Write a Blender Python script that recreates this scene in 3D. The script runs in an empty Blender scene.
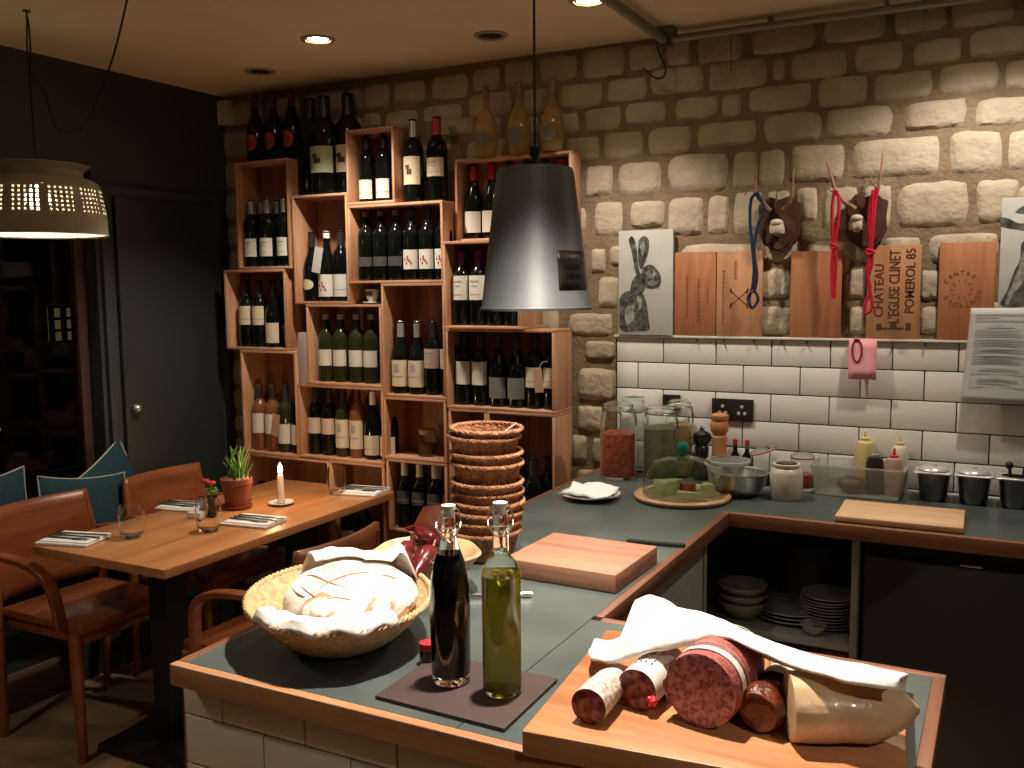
import bpy, bmesh, math, random
from mathutils import Vector, Matrix, noise
random.seed(7)
PI = math.pi
C = bpy.context.scene.collection
def R(d): return math.radians(d)

# ---------------------------------------------------------------- camera
F_PX, YAW, PITCH, ROLL = 938.094, 0.484548, 0.104010, -0.0096225
CAM = Vector((1.33087, -3.37649, 1.60234))
def axes():
    cy, sy = math.cos(YAW), math.sin(YAW)
    f = Vector((-sy, cy, 0)); r = Vector((cy, sy, 0)); u = Vector((0, 0, 1))
    cp, sp = math.cos(PITCH), math.sin(PITCH)
    f2 = f*cp - u*sp; u2 = u*cp + f*sp
    cr, sr = math.cos(ROLL), math.sin(ROLL)
    return r*cr + u2*sr, -r*sr + u2*cr, f2
RX, UP, FW = axes()
def ray(x, y): return RX*((x-512)/F_PX) - UP*((y-384)/F_PX) + FW
def onz(x, y, z): d = ray(x, y); return CAM + d*((z-CAM.z)/d.z)
def ony(x, y, Y): d = ray(x, y); return CAM + d*((Y-CAM.y)/d.y)
def onx(x, y, X): d = ray(x, y); return CAM + d*((X-CAM.x)/d.x)
cam = bpy.data.cameras.new('camera'); co = bpy.data.objects.new('camera', cam); C.objects.link(co)
cam.sensor_width = 36; cam.lens = F_PX/1024*36; cam.clip_start = .05
co.matrix_world = Matrix(((RX.x, UP.x, -FW.x, CAM.x), (RX.y, UP.y, -FW.y, CAM.y), (RX.z, UP.z, -FW.z, CAM.z), (0, 0, 0, 1)))
bpy.context.scene.camera = co

# ---------------------------------------------------------------- materials
MATS = {}
def sock(n, *names):
    for s in names:
        if s in n.inputs: return n.inputs[s]
def base(name):
    m = bpy.data.materials.new(name); m.use_nodes = True
    nt = m.node_tree; b = nt.nodes['Principled BSDF']; MATS[name] = m
    return m, nt, b
def mat(name, col, rough=.5, metal=0, var=0, scale=20, bump=0, bscale=60, trans=0, ior=1.45, coat=0, spec=.5, emis=None, es=0, alpha=1, stretch=(1, 1, 1), sheen=0, sss=0):
    m, nt, b = base(name); N = nt.nodes; L = nt.links
    b.inputs['Base Color'].default_value = (*col, 1); b.inputs['Roughness'].default_value = rough
    b.inputs['Metallic'].default_value = metal; b.inputs['IOR'].default_value = ior
    sock(b, 'Transmission Weight').default_value = trans; sock(b, 'Coat Weight').default_value = coat
    sock(b, 'Specular IOR Level').default_value = spec; b.inputs['Alpha'].default_value = alpha
    if sss: sock(b, 'Subsurface Weight').default_value = sss; sock(b, 'Subsurface Scale').default_value = .02
    if emis: sock(b, 'Emission Color').default_value = (*emis, 1); sock(b, 'Emission Strength').default_value = es
    if var or bump:
        tc = N.new('ShaderNodeTexCoord'); mp = N.new('ShaderNodeMapping'); mp.inputs['Scale'].default_value = stretch
        L.new(tc.outputs['Object'], mp.inputs['Vector'])
    if var:
        nz = N.new('ShaderNodeTexNoise'); nz.inputs['Scale'].default_value = scale; nz.inputs['Detail'].default_value = 5
        L.new(mp.outputs[0], nz.inputs['Vector'])
        cr = N.new('ShaderNodeValToRGB'); cr.color_ramp.elements[0].position = .3; cr.color_ramp.elements[1].position = .7
        cr.color_ramp.elements[0].color = (*[c*(1-var) for c in col], 1); cr.color_ramp.elements[1].color = (*[min(1, c*(1+var)) for c in col], 1)
        L.new(nz.outputs[0], cr.inputs[0]); L.new(cr.outputs[0], b.inputs['Base Color'])
    if bump:
        nb = N.new('ShaderNodeTexNoise'); nb.inputs['Scale'].default_value = bscale; nb.inputs['Detail'].default_value = 6
        L.new(mp.outputs[0], nb.inputs['Vector']); bp = N.new('ShaderNodeBump'); bp.inputs['Strength'].default_value = bump; bp.inputs['Distance'].default_value = .01
        L.new(nb.outputs[0], bp.inputs['Height']); L.new(bp.outputs[0], b.inputs['Normal'])
    return m
def wood(name, c1, c2, axis=0, rough=.5, scale=1.0, coat=0, rings=6, rnd=True):
    m, nt, b = base(name); N = nt.nodes; L = nt.links
    tc = N.new('ShaderNodeTexCoord'); mp = N.new('ShaderNodeMapping')
    s = [14*scale]*3; s[axis] = 1.2*scale; mp.inputs['Scale'].default_value = s
    L.new(tc.outputs['Object'], mp.inputs['Vector'])
    if rnd:
        oi = N.new('ShaderNodeObjectInfo'); ml = N.new('ShaderNodeMath'); ml.operation = 'MULTIPLY'; ml.inputs[1].default_value = 37
        L.new(oi.outputs['Random'], ml.inputs[0]); cb = N.new('ShaderNodeCombineXYZ')
        for i in range(3): L.new(ml.outputs[0], cb.inputs[i])
        L.new(cb.outputs[0], mp.inputs['Location'])
    n1 = N.new('ShaderNodeTexNoise'); n1.inputs['Scale'].default_value = 1; n1.inputs['Detail'].default_value = 3; n1.inputs['Distortion'].default_value = .6
    L.new(mp.outputs[0], n1.inputs['Vector'])
    n2 = N.new('ShaderNodeTexNoise'); n2.inputs['Scale'].default_value = rings; n2.inputs['Detail'].default_value = 4
    L.new(mp.outputs[0], n2.inputs['Vector'])
    mx = N.new('ShaderNodeMath'); mx.operation = 'ADD'; h = N.new('ShaderNodeMath'); h.operation = 'MULTIPLY'; h.inputs[1].default_value = .5
    L.new(n2.outputs[0], h.inputs[0]); L.new(n1.outputs[0], mx.inputs[0]); L.new(h.outputs[0], mx.inputs[1])
    cr = N.new('ShaderNodeValToRGB'); cr.color_ramp.elements[0].position = .55; cr.color_ramp.elements[1].position = .95
    cr.color_ramp.elements[0].color = (*c1, 1); cr.color_ramp.elements[1].color = (*c2, 1)
    L.new(mx.outputs[0], cr.inputs[0]); L.new(cr.outputs[0], b.inputs['Base Color'])
    b.inputs['Roughness'].default_value = rough; sock(b, 'Coat Weight').default_value = coat
    bp = N.new('ShaderNodeBump'); bp.inputs['Strength'].default_value = .12; bp.inputs['Distance'].default_value = .004
    L.new(n2.outputs[0], bp.inputs['Height']); L.new(bp.outputs[0], b.inputs['Normal'])
    return m
M_stone = mat('stone', (.44, .375, .275), .9, var=.16, scale=9, bump=.6, bscale=45)
M_mortar = mat('mortar', (.22, .165, .10), .95, var=.25, scale=12, bump=.6, bscale=70)
M_ceil = mat('ceiling_paint', (.72, .63, .45), .7, var=.05, scale=3, bump=.05, bscale=8)
M_dark = mat('dark_wall_paint', (.036, .042, .037), .55, var=.1, scale=4, bump=.05)
M_door = mat('dark_door_paint', (.024, .029, .027), .42, var=.08, scale=3)
M_floor = mat('floor_concrete', (.23, .145, .08), .55, var=.4, scale=5, bump=.15, bscale=20)
M_tile = mat('white_tile', (.78, .77, .73), .16, var=.03, scale=6, coat=.3)
M_grout = mat('dark_grout', (.035, .032, .03), .9, bump=.2)
M_crate = wood('crate_pine', (.33, .15, .075), (.57, .315, .18), 0, .6)
M_crate_v = wood('crate_pine_upright', (.35, .165, .08), (.60, .34, .20), 2, .6)
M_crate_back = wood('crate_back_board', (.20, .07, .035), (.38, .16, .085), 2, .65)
M_slate = mat('worktop_slate', (.074, .092, .087), .30, var=.22, scale=5, bump=.04, bscale=15)
M_edge = wood('worktop_wood_edge', (.16, .06, .03), (.30, .13, .06), 0, .45)
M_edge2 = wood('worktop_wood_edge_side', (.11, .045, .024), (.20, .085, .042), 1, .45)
M_table = wood('oak_table', (.36, .13, .045), (.56, .25, .09), 1, .32, .8, coat=.2)
M_chair = wood('chair_beech', (.17, .045, .015), (.29, .088, .028), 1, .32, coat=.25)
M_bboard = wood('bread_board_wood', (.21, .095, .055), (.33, .165, .10), 0, .55)
M_sboard = wood('salami_board_wood', (.30, .105, .04), (.54, .25, .11), 0, .4, .9)
M_cboard = wood('cutting_board_beech', (.66, .40, .22), (.80, .54, .32), 0, .5)
M_black = mat('black_metal', (.012, .012, .012), .45)
M_steel = mat('brushed_steel', (.52, .52, .50), .28, .85, var=.1, scale=30)
M_dsteel = mat('dull_steel', (.20, .20, .19), .35, 1, var=.1, scale=30)
M_zinc = mat('zinc_shade', (.125, .14, .148), .5, .2, var=.22, scale=7, bump=.05, bscale=9)
M_enamel = mat('cream_enamel', (.40, .36, .27), .4, var=.12, scale=12)
M_enamel_in = mat('white_enamel_inside', (.8, .78, .7), .5)
M_white = mat('white_cloth', (.86, .85, .83), .85, bump=.25, bscale=60)
M_china = mat('white_china', (.72, .70, .65), .18, coat=.3)
M_stoneware = mat('grey_stoneware', (.34, .34, .32), .3)
M_shelf = mat('shelf_laminate', (.30, .30, .27), .5, var=.1)
M_post = mat('grey_green_post', (.22, .23, .19), .5)
M_cab = mat('cabinet_dark_grey', (.085, .09, .08), .5)
M_fridge = mat('fridge_black', (.030, .030, .027), .38, var=.15, scale=3)
M_wicker = mat('wicker_brown', (.34, .155, .07), .55, var=.5, scale=70, bump=.7, bscale=160)
M_wicker2 = mat('wicker_straw', (.56, .38, .20), .6, var=.3, scale=60, bump=.6, bscale=120)
M_glass = mat('clear_glass', (.96, .98, .96), .02, trans=1, ior=1.22)
M_tumbler = mat('tumbler_glass', (.97, .98, .97), .02, trans=1, ior=1.33)
M_gglass = mat('green_tinted_glass', (.80, .92, .86), .03, trans=1, ior=1.2)
M_teal = mat('teal_glass', (.01, .22, .16), .08, trans=.6)
M_wglass = mat('dark_bottle_glass', (.004, .005, .004), .10, spec=.35)
M_gbottle = mat('green_bottle_glass', (.022, .027, .010), .10, spec=.4)
M_rose = mat('rose_wine_glass', (.17, .065, .028), .08, coat=.5)
M_amber = mat('amber_glass', (.60, .42, .18), .04, trans=.7, coat=.5, ior=1.2)
M_vin = mat('dark_vinegar', (.006, .005, .006), .04, coat=1)
M_oil = mat('olive_oil', (.33, .30, .018), .04, coat=1, trans=.6, ior=1.2)
M_cork = mat('stopper_white', (.85, .83, .78), .4)
M_teracotta = mat('terracotta', (.25, .062, .032), .7, var=.15)
M_green = mat('green_shoot', (.13, .30, .04), .5, var=.3)
M_red = mat('red_ribbon', (.52, .010, .04), .45)
M_blue = mat('blue_ribbon', (.010, .024, .065), .5)
M_cushion = mat('teal_cushion_fabric', (.008, .040, .056), .85, var=.1, scale=50, bump=.2, bscale=300)
M_piping = mat('pale_piping', (.42, .42, .37), .7)
M_dpl = mat('plaque_dark_wood', (.065, .025, .015), .55, var=.3, scale=30)
M_bone = mat('skull_bone', (.52, .46, .38), .7, var=.15)
M_antler = mat('antler_horn', (.22, .13, .07), .6, var=.4, scale=40)
M_canvas = mat('canvas_white', (.48, .48, .46), .8, var=.08, scale=10)
M_ink = mat('charcoal_paint', (.085, .08, .07), .8, var=.75, scale=45)
M_ink2 = mat('grey_paint', (.27, .265, .245), .8, var=.6, scale=45)
M_paper = mat('white_paper', (.56, .57, .57), .8)
M_text = mat('printed_text_grey', (.30, .30, .31), .8)
M_brand = mat('branded_ink', (.09, .035, .015), .7)
M_brand2 = mat('faint_branding', (.20, .075, .03), .7)
M_pink = mat('pink_paper', (.80, .36, .42), .8)
M_cratelid = wood('crate_lid_board', (.33, .115, .045), (.48, .20, .085), 2, .6)
M_cratelid2 = wood('crate_lid_board_pale', (.40, .19, .085), (.54, .28, .135), 2, .6)
M_tag = mat('brown_tag', (.38, .24, .14), .8)
M_bread = mat('floured_crust', (.82, .74, .63), .85, var=.28, scale=22, bump=.5, bscale=30)
M_crust = mat('baked_crust', (.50, .23, .13), .7, var=.3, scale=20)
M_pepper = mat('dried_red_pepper', (.085, .008, .010), .25, var=.6, scale=30, coat=.5)
M_slatetray = mat('slate_tray', (.055, .035, .033), .6, var=.2, scale=10, bump=.1)
M_mold = mat('white_mould_casing', (.56, .49, .42), .8, var=.5, scale=110, bump=.5, bscale=90)
M_wrap = mat('white_paper_casing', (.70, .66, .62), .6, var=.05)
M_casing = mat('red_net_casing', (.33, .09, .075), .45, var=.35, scale=60, bump=.5, bscale=100)
M_choz = mat('chorizo_casing', (.11, .022, .010), .28, var=.6, scale=40, bump=.8, bscale=50, coat=.4)
M_cheese = mat('waxed_wrapped_loaf', (.60, .42, .23), .32, var=.22, scale=14, bump=.55, bscale=18, coat=.5)
M_darkspot = mat('dark_wrapper_patch', (.03, .04, .03), .3)
M_plastic = mat('clear_plastic', (.82, .84, .80), .22, trans=.78, ior=1.12)
M_milky = mat('milky_plastic', (.62, .62, .58), .3, trans=.55, ior=1.2)
M_glow = mat('lamp_glow', (1, .95, .85), .5, emis=(1, .85, .62), es=60)
M_bulb = mat('bulb_glow', (1, .95, .85), .5, emis=(1, .85, .62), es=40)
M_flame = mat('candle_flame', (1, .8, .4), .5, emis=(1, .70, .32), es=45)
M_wax = mat('candle_wax', (.80, .68, .5), .5, sss=.3)
M_lit = mat('lit_far_window', (.5, .4, .2), .6, emis=(.95, .72, .36), es=.07)
M_night = mat('night_facade', (.01, .01, .012), .9)
M_pane = mat('window_glass', (.75, .8, .8), .0, trans=1, ior=1.16)
M_grey = mat('conduit_grey', (.26, .24, .20), .4, .4)
M_ledge = mat('white_ledge', (.66, .64, .58), .4)
M_offw = mat('off_white_plastic', (.62, .57, .48), .5)
M_cheeser = mat('cheese_pale', (.74, .64, .42), .5, var=.1)
M_cheesr = mat('cheese_rind_green', (.62, .60, .36), .6, var=.2)
M_cheesec = mat('wax_paper_red', (.42, .10, .07), .5)
M_pick = mat('pickled_peppers', (.42, .09, .05), .35, var=.5, scale=60, bump=.6, bscale=50)
M_grain = mat('dried_pasta_grain', (.46, .30, .13), .6, var=.4, scale=80, bump=.6, bscale=90)
M_olive = mat('grey_green_preserve', (.17, .18, .10), .5, var=.3, scale=50)
M_millw = wood('pepper_mill_wood', (.42, .16, .06), (.55, .25, .11), 2, .35, coat=.3)
M_millb = mat('pepper_mill_black', (.014, .011, .01), .2, coat=.6)
M_yel = mat('mustard_yellow', (.60, .50, .22), .4)
M_sauce = mat('dark_sauce', (.03, .02, .018), .3)
M_ketch = mat('pinkish_sauce', (.42, .28, .24), .4)
M_capr = mat('cap_red', (.55, .03, .04), .4)
M_capg = mat('cap_green', (.02, .22, .10), .4)
M_yellowbox = mat('yellow_card', (.55, .40, .03), .6)
M_redbox = mat('red_box', (.26, .06, .03), .6)
CAPS = {'white': mat('capsule_white', (.78, .76, .72), .4), 'silver': mat('capsule_silver', (.45, .44, .42), .35, .6), 'black': mat('capsule_black', (.02, .02, .022), .35),
        'red': mat('capsule_red', (.42, .015, .025), .35), 'purple': mat('capsule_purple', (.13, .01, .16), .3), 'pink': mat('capsule_dusty_pink', (.20, .12, .10), .4), 'dred': mat('capsule_dark_red', (.10, .012, .014), .4)}
LABS = {'white': mat('label_white', (.58, .56, .50), .7), 'cream': mat('label_cream', (.56, .48, .33), .7), 'green': mat('label_pale_green', (.40, .42, .27), .7),
        'grey': mat('label_grey', (.15, .14, .13), .7), 'pink': mat('label_pinkish', (.48, .38, .32), .7), 'red': mat('label_red', (.34, .05, .045), .6), 'darkband': mat('label_dark_silver', (.09, .09, .085), .4, .3)}

# ---------------------------------------------------------------- mesh helpers
class MB:
    def __init__(s): s.v = []; s.f = []; s.m = []; s.sm = []
    def add(s, vs, fs, mi=0, smooth=True):
        o = len(s.v); s.v += [Vector(v) for v in vs]
        for f in fs: s.f.append([i+o for i in f]); s.m.append(mi); s.sm.append(smooth)
        return s
    def box(s, c, d, rot=None, bev=0, mi=0):
        bm = bmesh.new(); bmesh.ops.create_cube(bm, size=1)
        for v in bm.verts: v.co = Vector((v.co.x*d[0], v.co.y*d[1], v.co.z*d[2]))
        if bev: bmesh.ops.bevel(bm, geom=bm.edges[:], offset=min(bev, min(d)*.45), segments=2, affect='EDGES', profile=.5)
        bm.verts.index_update(); Mx = (rot.to_4x4() if rot else Matrix()); c = Vector(c)
        s.add([Mx @ v.co + c for v in bm.verts], [[v.index for v in f.verts] for f in bm.faces], mi, False); bm.free(); return s
    def b2(s, a, b, bev=0, mi=0):
        a = Vector(a); b = Vector(b); return s.box((a+b)/2, [abs(x) for x in (b-a)], None, bev, mi)
    def lathe(s, prof, c=(0, 0, 0), n=32, mi=0, a0=0, a1=2*PI, mtx=None, fn=None, close=True):
        full = abs(a1-a0-2*PI) < 1e-6; m = n if full else n+1; vs = []; c = Vector(c)
        for r, z in prof:
            for k in range(m):
                a = a0+(a1-a0)*k/n; rr = r
                if fn: rr = fn(r, z, a)
                p = Vector((rr*math.cos(a), rr*math.sin(a), z))
                if mtx: p = mtx @ p
                vs.append(p+c)
        fs = []
        for i in range(len(prof)-1):
            for k in range(n):
                k2 = (k+1) % m if full else k+1
                fs.append([i*m+k, i*m+k2, (i+1)*m+k2, (i+1)*m+k])
        return s.add(vs, fs, mi, True)
    def tube(s, pts, r, n=8, mi=0, cap=True, closed=False):
        pts = [Vector(p) for p in pts]; rs = r if isinstance(r, (list, tuple)) else [r]*len(pts); vs = []; N = len(pts); u = None
        for i, p in enumerate(pts):
            if closed: t = pts[(i+1) % N]-pts[i-1]
            else: t = pts[min(i+1, N-1)]-pts[max(i-1, 0)]
            t = t.normalized() if t.length > 1e-9 else Vector((0, 0, 1))
            if u is None: u = t.orthogonal().normalized()
            u = (u-t*u.dot(t)); u = u.normalized() if u.length > 1e-6 else t.orthogonal().normalized(); w = t.cross(u)
            for k in range(n):
                a = 2*PI*k/n; vs.append(p+(u*math.cos(a)+w*math.sin(a))*rs[i])
        fs = []
        for i in range(N if closed else N-1):
            j = (i+1) % N
            for k in range(n): fs.append([i*n+k, i*n+(k+1) % n, j*n+(k+1) % n, j*n+k])
        if cap and not closed: fs += [list(range(n))[::-1], [(N-1)*n+k for k in range(n)]]
        return s.add(vs, fs, mi, True)
    def prism(s, poly, off, mi=0):
        off = Vector(off); n = len(poly); poly = [Vector(p) for p in poly]
        return s.add(poly+[p+off for p in poly], [list(range(n)), [n+k for k in range(n)][::-1]]+[[k, n+k, n+(k+1) % n, (k+1) % n] for k in range(n)], mi, False)
    def grid(s, fn, nu, nv, mi=0, smooth=True):
        vs = [fn(i/nu, j/nv) for i in range(nu+1) for j in range(nv+1)]
        return s.add(vs, [[i*(nv+1)+j, (i+1)*(nv+1)+j, (i+1)*(nv+1)+j+1, i*(nv+1)+j+1] for i in range(nu) for j in range(nv)], mi, smooth)
    def sphere(s, c, r, n=16, mi=0, sc=(1, 1, 1), fn=None):
        c = Vector(c); prof = [(math.sin(PI*i/n)*1, -math.cos(PI*i/n)) for i in range(n+1)]
        vs = []; m = 2*n
        for pr_, z in prof:
            for k in range(m):
                a = 2*PI*k/m; d = Vector((pr_*math.cos(a), pr_*math.sin(a), z)); q = fn(d) if fn else 1
                vs.append(c+Vector((d.x*sc[0], d.y*sc[1], d.z*sc[2]))*r*q)
        return s.add(vs, [[i*m+k, i*m+(k+1) % m, (i+1)*m+(k+1) % m, (i+1)*m+k] for i in range(n) for k in range(m)], mi, True)
    def mesh(s, name, mats):
        me = bpy.data.meshes.new(name); me.from_pydata([tuple(v) for v in s.v], [], s.f)
        for m in (mats if isinstance(mats, (list, tuple)) else [mats]): me.materials.append(m)
        me.polygons.foreach_set('material_index', s.m); me.polygons.foreach_set('use_smooth', s.sm)
        bm = bmesh.new(); bm.from_mesh(me); bmesh.ops.remove_doubles(bm, verts=bm.verts, dist=1e-6); bmesh.ops.recalc_face_normals(bm, faces=bm.faces); bm.to_mesh(me); bm.free()
        me.update()
        me.set_sharp_from_angle(angle=R(42)); return me
def tag(o, label, cat, group=None):
    o['label'] = label; o['category'] = cat
    if group: o['group'] = group
    return o
def thing(name, label, cat, loc=(0, 0, 0), rz=0, group=None):
    o = bpy.data.objects.new(name, None); C.objects.link(o); o.location = loc; o.rotation_euler = (0, 0, rz); o.empty_display_size = .03
    return tag(o, label, cat, group)
def part(name, mb, mats, par, world=True, label=None, mod=None, sub=None):
    if world:      # builder holds world coordinates: bring them into the frame of the top-level thing
        t = sub or par; top = t
        Mi = (Matrix.Translation(top.location) @ Matrix.Rotation(top.rotation_euler.z, 4, 'Z')).inverted()
        mb.v = [Mi @ v for v in mb.v]
    o = bpy.data.objects.new(name, mb.mesh(name, mats)); C.objects.link(o); o.parent = par
    if label: o['label'] = label
    return o
def solo(name, mb, mats, label, cat, loc=None, group=None, rz=0):
    loc = Vector(loc) if loc is not None else Vector((sum(v.x for v in mb.v)/len(mb.v), sum(v.y for v in mb.v)/len(mb.v), min(v.z for v in mb.v)))
    mb.v = [v-loc for v in mb.v]
    o = bpy.data.objects.new(name, mb.mesh(name, mats)); C.objects.link(o); o.location = loc
    return tag(o, label, cat, group)
def struct(name, mb, mats, parent=None):
    o = bpy.data.objects.new(name, mb.mesh(name, mats)); C.objects.link(o)
    if parent: o.parent = parent
    else: o['kind'] = 'structure'
    return o
def solidify(o, t, off=-1, sub=0):
    m = o.modifiers.new('s', 'SOLIDIFY'); m.thickness = t; m.offset = off
    if sub: q = o.modifiers.new('d', 'SUBSURF'); q.levels = sub; q.render_levels = sub
def textmesh(txt, size, mtx, ext=.0004, align='CENTER'):
    cu = bpy.data.curves.new('t', 'FONT'); cu.body = txt; cu.size = size; cu.align_x = align; cu.align_y = 'CENTER'; cu.extrude = ext; cu.offset = size*.012; cu.resolution_u = 3
    o = bpy.data.objects.new('t', cu); C.objects.link(o)
    dg = bpy.context.evaluated_depsgraph_get(); me = bpy.data.meshes.new_from_object(o.evaluated_get(dg))
    vs = [mtx @ v.co for v in me.vertices]; fs = [list(p.vertices) for p in me.polygons]
    bpy.data.objects.remove(o); bpy.data.curves.remove(cu); bpy.data.meshes.remove(me)
    return vs, fs
def smoothpath(pts, k=6):
    pts = [Vector(p) for p in pts]; out = []
    for i in range(len(pts)-1):
        p0 = pts[max(i-1, 0)]; p1 = pts[i]; p2 = pts[i+1]; p3 = pts[min(i+2, len(pts)-1)]
        for j in range(k):
            t = j/k; out.append(.5*((2*p1)+(p2-p0)*t+(2*p0-5*p1+4*p2-p3)*t*t+(3*p1-p0-3*p2+p3)*t**3))
    return out+[pts[-1]]

# ---------------------------------------------------------------- room shell
XL, XR, YF, ZC = -1.975, 3.3, -5.2, 2.5
struct('floor', MB().b2((XL-.3, YF, -.1), (XR, .15, 0)), M_floor)
struct('ceiling', MB().b2((XL-.3, YF, ZC), (XR, .15, ZC+.1)), M_ceil)
struct('wall_right', MB().b2((XR, YF, 0), (XR+.1, .15, ZC)), M_dark)
struct('wall_front', MB().b2((XL-.3, YF-.1, 0), (XR, YF, ZC)), M_dark)
# left wall with the window opening
WY0, WY1, WZ0, WZ1 = -3.2, -.74, .50, 2.08
wl = MB()
wl.b2((XL-.14, YF, 0), (XL, WY0, ZC)); wl.b2((XL-.14, WY1, 0), (XL, .15, ZC))
wl.b2((XL-.14, WY0, 0), (XL, WY1, WZ0)); wl.b2((XL-.14, WY0, WZ1), (XL, WY1, ZC))
struct('wall_left', wl, M_dark)
M_wframe = mat('window_frame_brown', (.055, .025, .02), .5)
fr = MB(); XW = XL-.09
for a, b in (((WY0, WZ0), (WY1, WZ0+.05)), ((WY0, WZ1-.05), (WY1, WZ1)), ((WY0, WZ0), (WY0+.05, WZ1)), ((WY1-.05, WZ0), (WY1, WZ1)), ((-2.0, WZ0), (-1.95, WZ1))):
    fr.b2((XW-.025, a[0], a[1]), (XW+.025, b[0], b[1]), .004)
w1 = struct('window_1', fr, M_wframe)
struct('window_glass', MB().b2((XW-.004, WY0+.05, WZ0+.05), (XW+.004, WY1-.05, WZ1-.05)), M_pane, w1)
struct('window_sill', MB().b2((XL-.06, WY0, WZ0-.03), (XL+.10, WY1, WZ0+.07), .004), M_dark, w1)
# door beside the window
dr = MB(); dr.b2((XL, -.66, .005), (XL+.035, -.10, 1.985), .004)
d1 = struct('door_1', dr, M_door)
cs = MB(); cs.b2((XL, -.72, 0), (XL+.02, -.665, 2.03), .003); cs.b2((XL, -.095, 0), (XL+.02, -.05, 2.03), .003); cs.b2((XL, -.665, 1.985), (XL+.02, -.095, 2.03), .003)
struct('door_frame', cs, M_dark, d1)
hp = onx(137, 409, XL+.05)
struct('door_handle', MB().sphere(hp, .022, 10).tube([hp, (XL+.03, hp.y, hp.z)], .008), M_steel, d1)
struct('baseboard_left', MB().b2((XL, YF, 0), (XL+.018, -.92, .15), .004), mat('skirting_wood', (.13, .075, .045), .5))
# back wall: mortar bed and individually laid stones in one surface
struct('wall_back', MB().b2((XL-.3, .012, 0), (XR, .15, ZC)), M_mortar)
SP = [(362,388,83,108),(392,424,80,103),(430,467,74,99),(361,379,112,127),(383,417,110,128),(421,461,104,122),(471,499,67,90),(503,532,60,86),(538,576,55,81),(581,624,47,77),
(467,511,92,116),(521,547,88,113),(557,601,83,108),(606,646,77,101),(478,500,118,140),(506,538,117,137),(545,578,113,133),(583,620,107,130),(624,665,101,123),(540,560,139,160),(565,599,136,161),(602,642,131,159),(647,690,126,154),
(696,757,121,146),(584,612,165,197),(617,661,161,195),(667,728,153,192),(732,756,151,190),(758,784,149,187),(789,845,144,182),(850,941,137,177),(593,622,201,237),(629,664,200,228),(667,703,197,236),(707,728,195,235),(733,762,190,235),(766,790,190,228),
(795,817,187,222),(822,857,186,230),(862,891,184,230),(896,969,181,228),(976,1020,178,223),(883,920,237,260),(928,1000,233,262),(678,760,243,285),(765,800,240,262),(805,850,240,275),(855,878,236,262),
(751,816,25,52),(823,886,13,41),(894,947,5,32),(951,1015,-5,25),(628,661,43,70),(666,690,38,65),(697,742,34,62),(649,703,66,93),(707,766,58,89),(772,785,57,80),(790,847,49,79),(854,903,41,71),(912,962,38,64),(969,1030,26,56),
(674,718,96,119),(721,741,94,116),(748,811,84,110),(817,868,75,106),(873,933,71,100),(938,999,62,93),(1005,1045,58,88),(763,822,112,142),(825,893,106,138),(903,967,99,129),(975,1030,96,125),(949,1003,130,174),(1008,1045,128,170),
(590,605,248,273),(608,640,245,266),(597,618,276,308),(567,612,313,336),(583,615,341,359),(576,616,368,401),(576,602,406,431),(571,586,435,464),(591,613,438,464),(576,612,470,490),
(745,790,268,300),(745,792,306,335),(848,868,266,300),(848,868,306,335),(920,940,270,300),(920,940,306,334),(640,660,205,226),(1004,1040,265,300)]
stones = []
for x0, x1, y0, y1 in SP:
    xm, ym = (x0+x1)/2, (y0+y1)/2
    stones.append((ony(x0, ym, 0).x, ony(x1, ym, 0).x, ony(xm, y1, 0).z, ony(xm, y0, 0).z))
def free(a, g=.012):
    if a[1] > -.01 and a[2] < 1.425: return False
    return all(a[1] < s[0]+g or a[0] > s[1]-g or a[3] < s[2]+g or a[2] > s[3]-g for s in stones)
z = .02
while z < 2.46:
    h = random.uniform(.11, .15); h = min(h, 2.49-z); x = XL-.02
    while x < XR:
        w = random.uniform(.16, .36); a = (x, min(x+w, XR), z, z+h-.022)
        for cut in (a, (a[0], a[0]+w*.5, a[2], a[3]), (a[0]+w*.5, a[1], a[2], a[3]), (a[0], a[1], a[2], a[2]+h*.5), (a[0], a[1], a[2]+h*.4, a[3])):
            if cut[1]-cut[0] > .07 and cut[3]-cut[2] > .05 and free(cut): stones.append(cut); break
        x += w+.022
    z += h
sb = MB()
for si, (xa, xb, za, zb) in enumerate(stones):
    cx, cz, hw, hh = (xa+xb)/2, (za+zb)/2, (xb-xa)/2, (zb-za)/2
    dpt = random.uniform(.007, .015); tl = random.uniform(-.04, .04)
    def fn(u, v):
        a, b = u*2-1, v*2-1
        # squircle mapping
        k = .20; x = a*math.sqrt(max(0, 1-k*b*b*abs(a)**3)); y = b*math.sqrt(max(0, 1-k*a*a*abs(b)**3))
        e = max(abs(a), abs(b)); nz = noise.noise(Vector((cx*9+a*1.7, cz*9+b*1.4, si*3.1)))*.055
        n2 = noise.noise(Vector((cx*31+a*4, cz*31+b*3, si)))*.03
        X = cx+hw*x*(1+nz)+hh*.5*n2+tl*hh*b; Z = cz+hh*y*(1+nz*1.6+n2)+tl*hw*a*.25
        d = dpt*(1-e**6)+noise.noise(Vector((X*22, si, Z*22)))*.0035*(1-e**4)
        return (X, .010-d+(.004 if e > .99 else 0), Z)
    sb.grid(fn, 12, 8)
struct('wall_back_stones', sb, M_stone)
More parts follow.
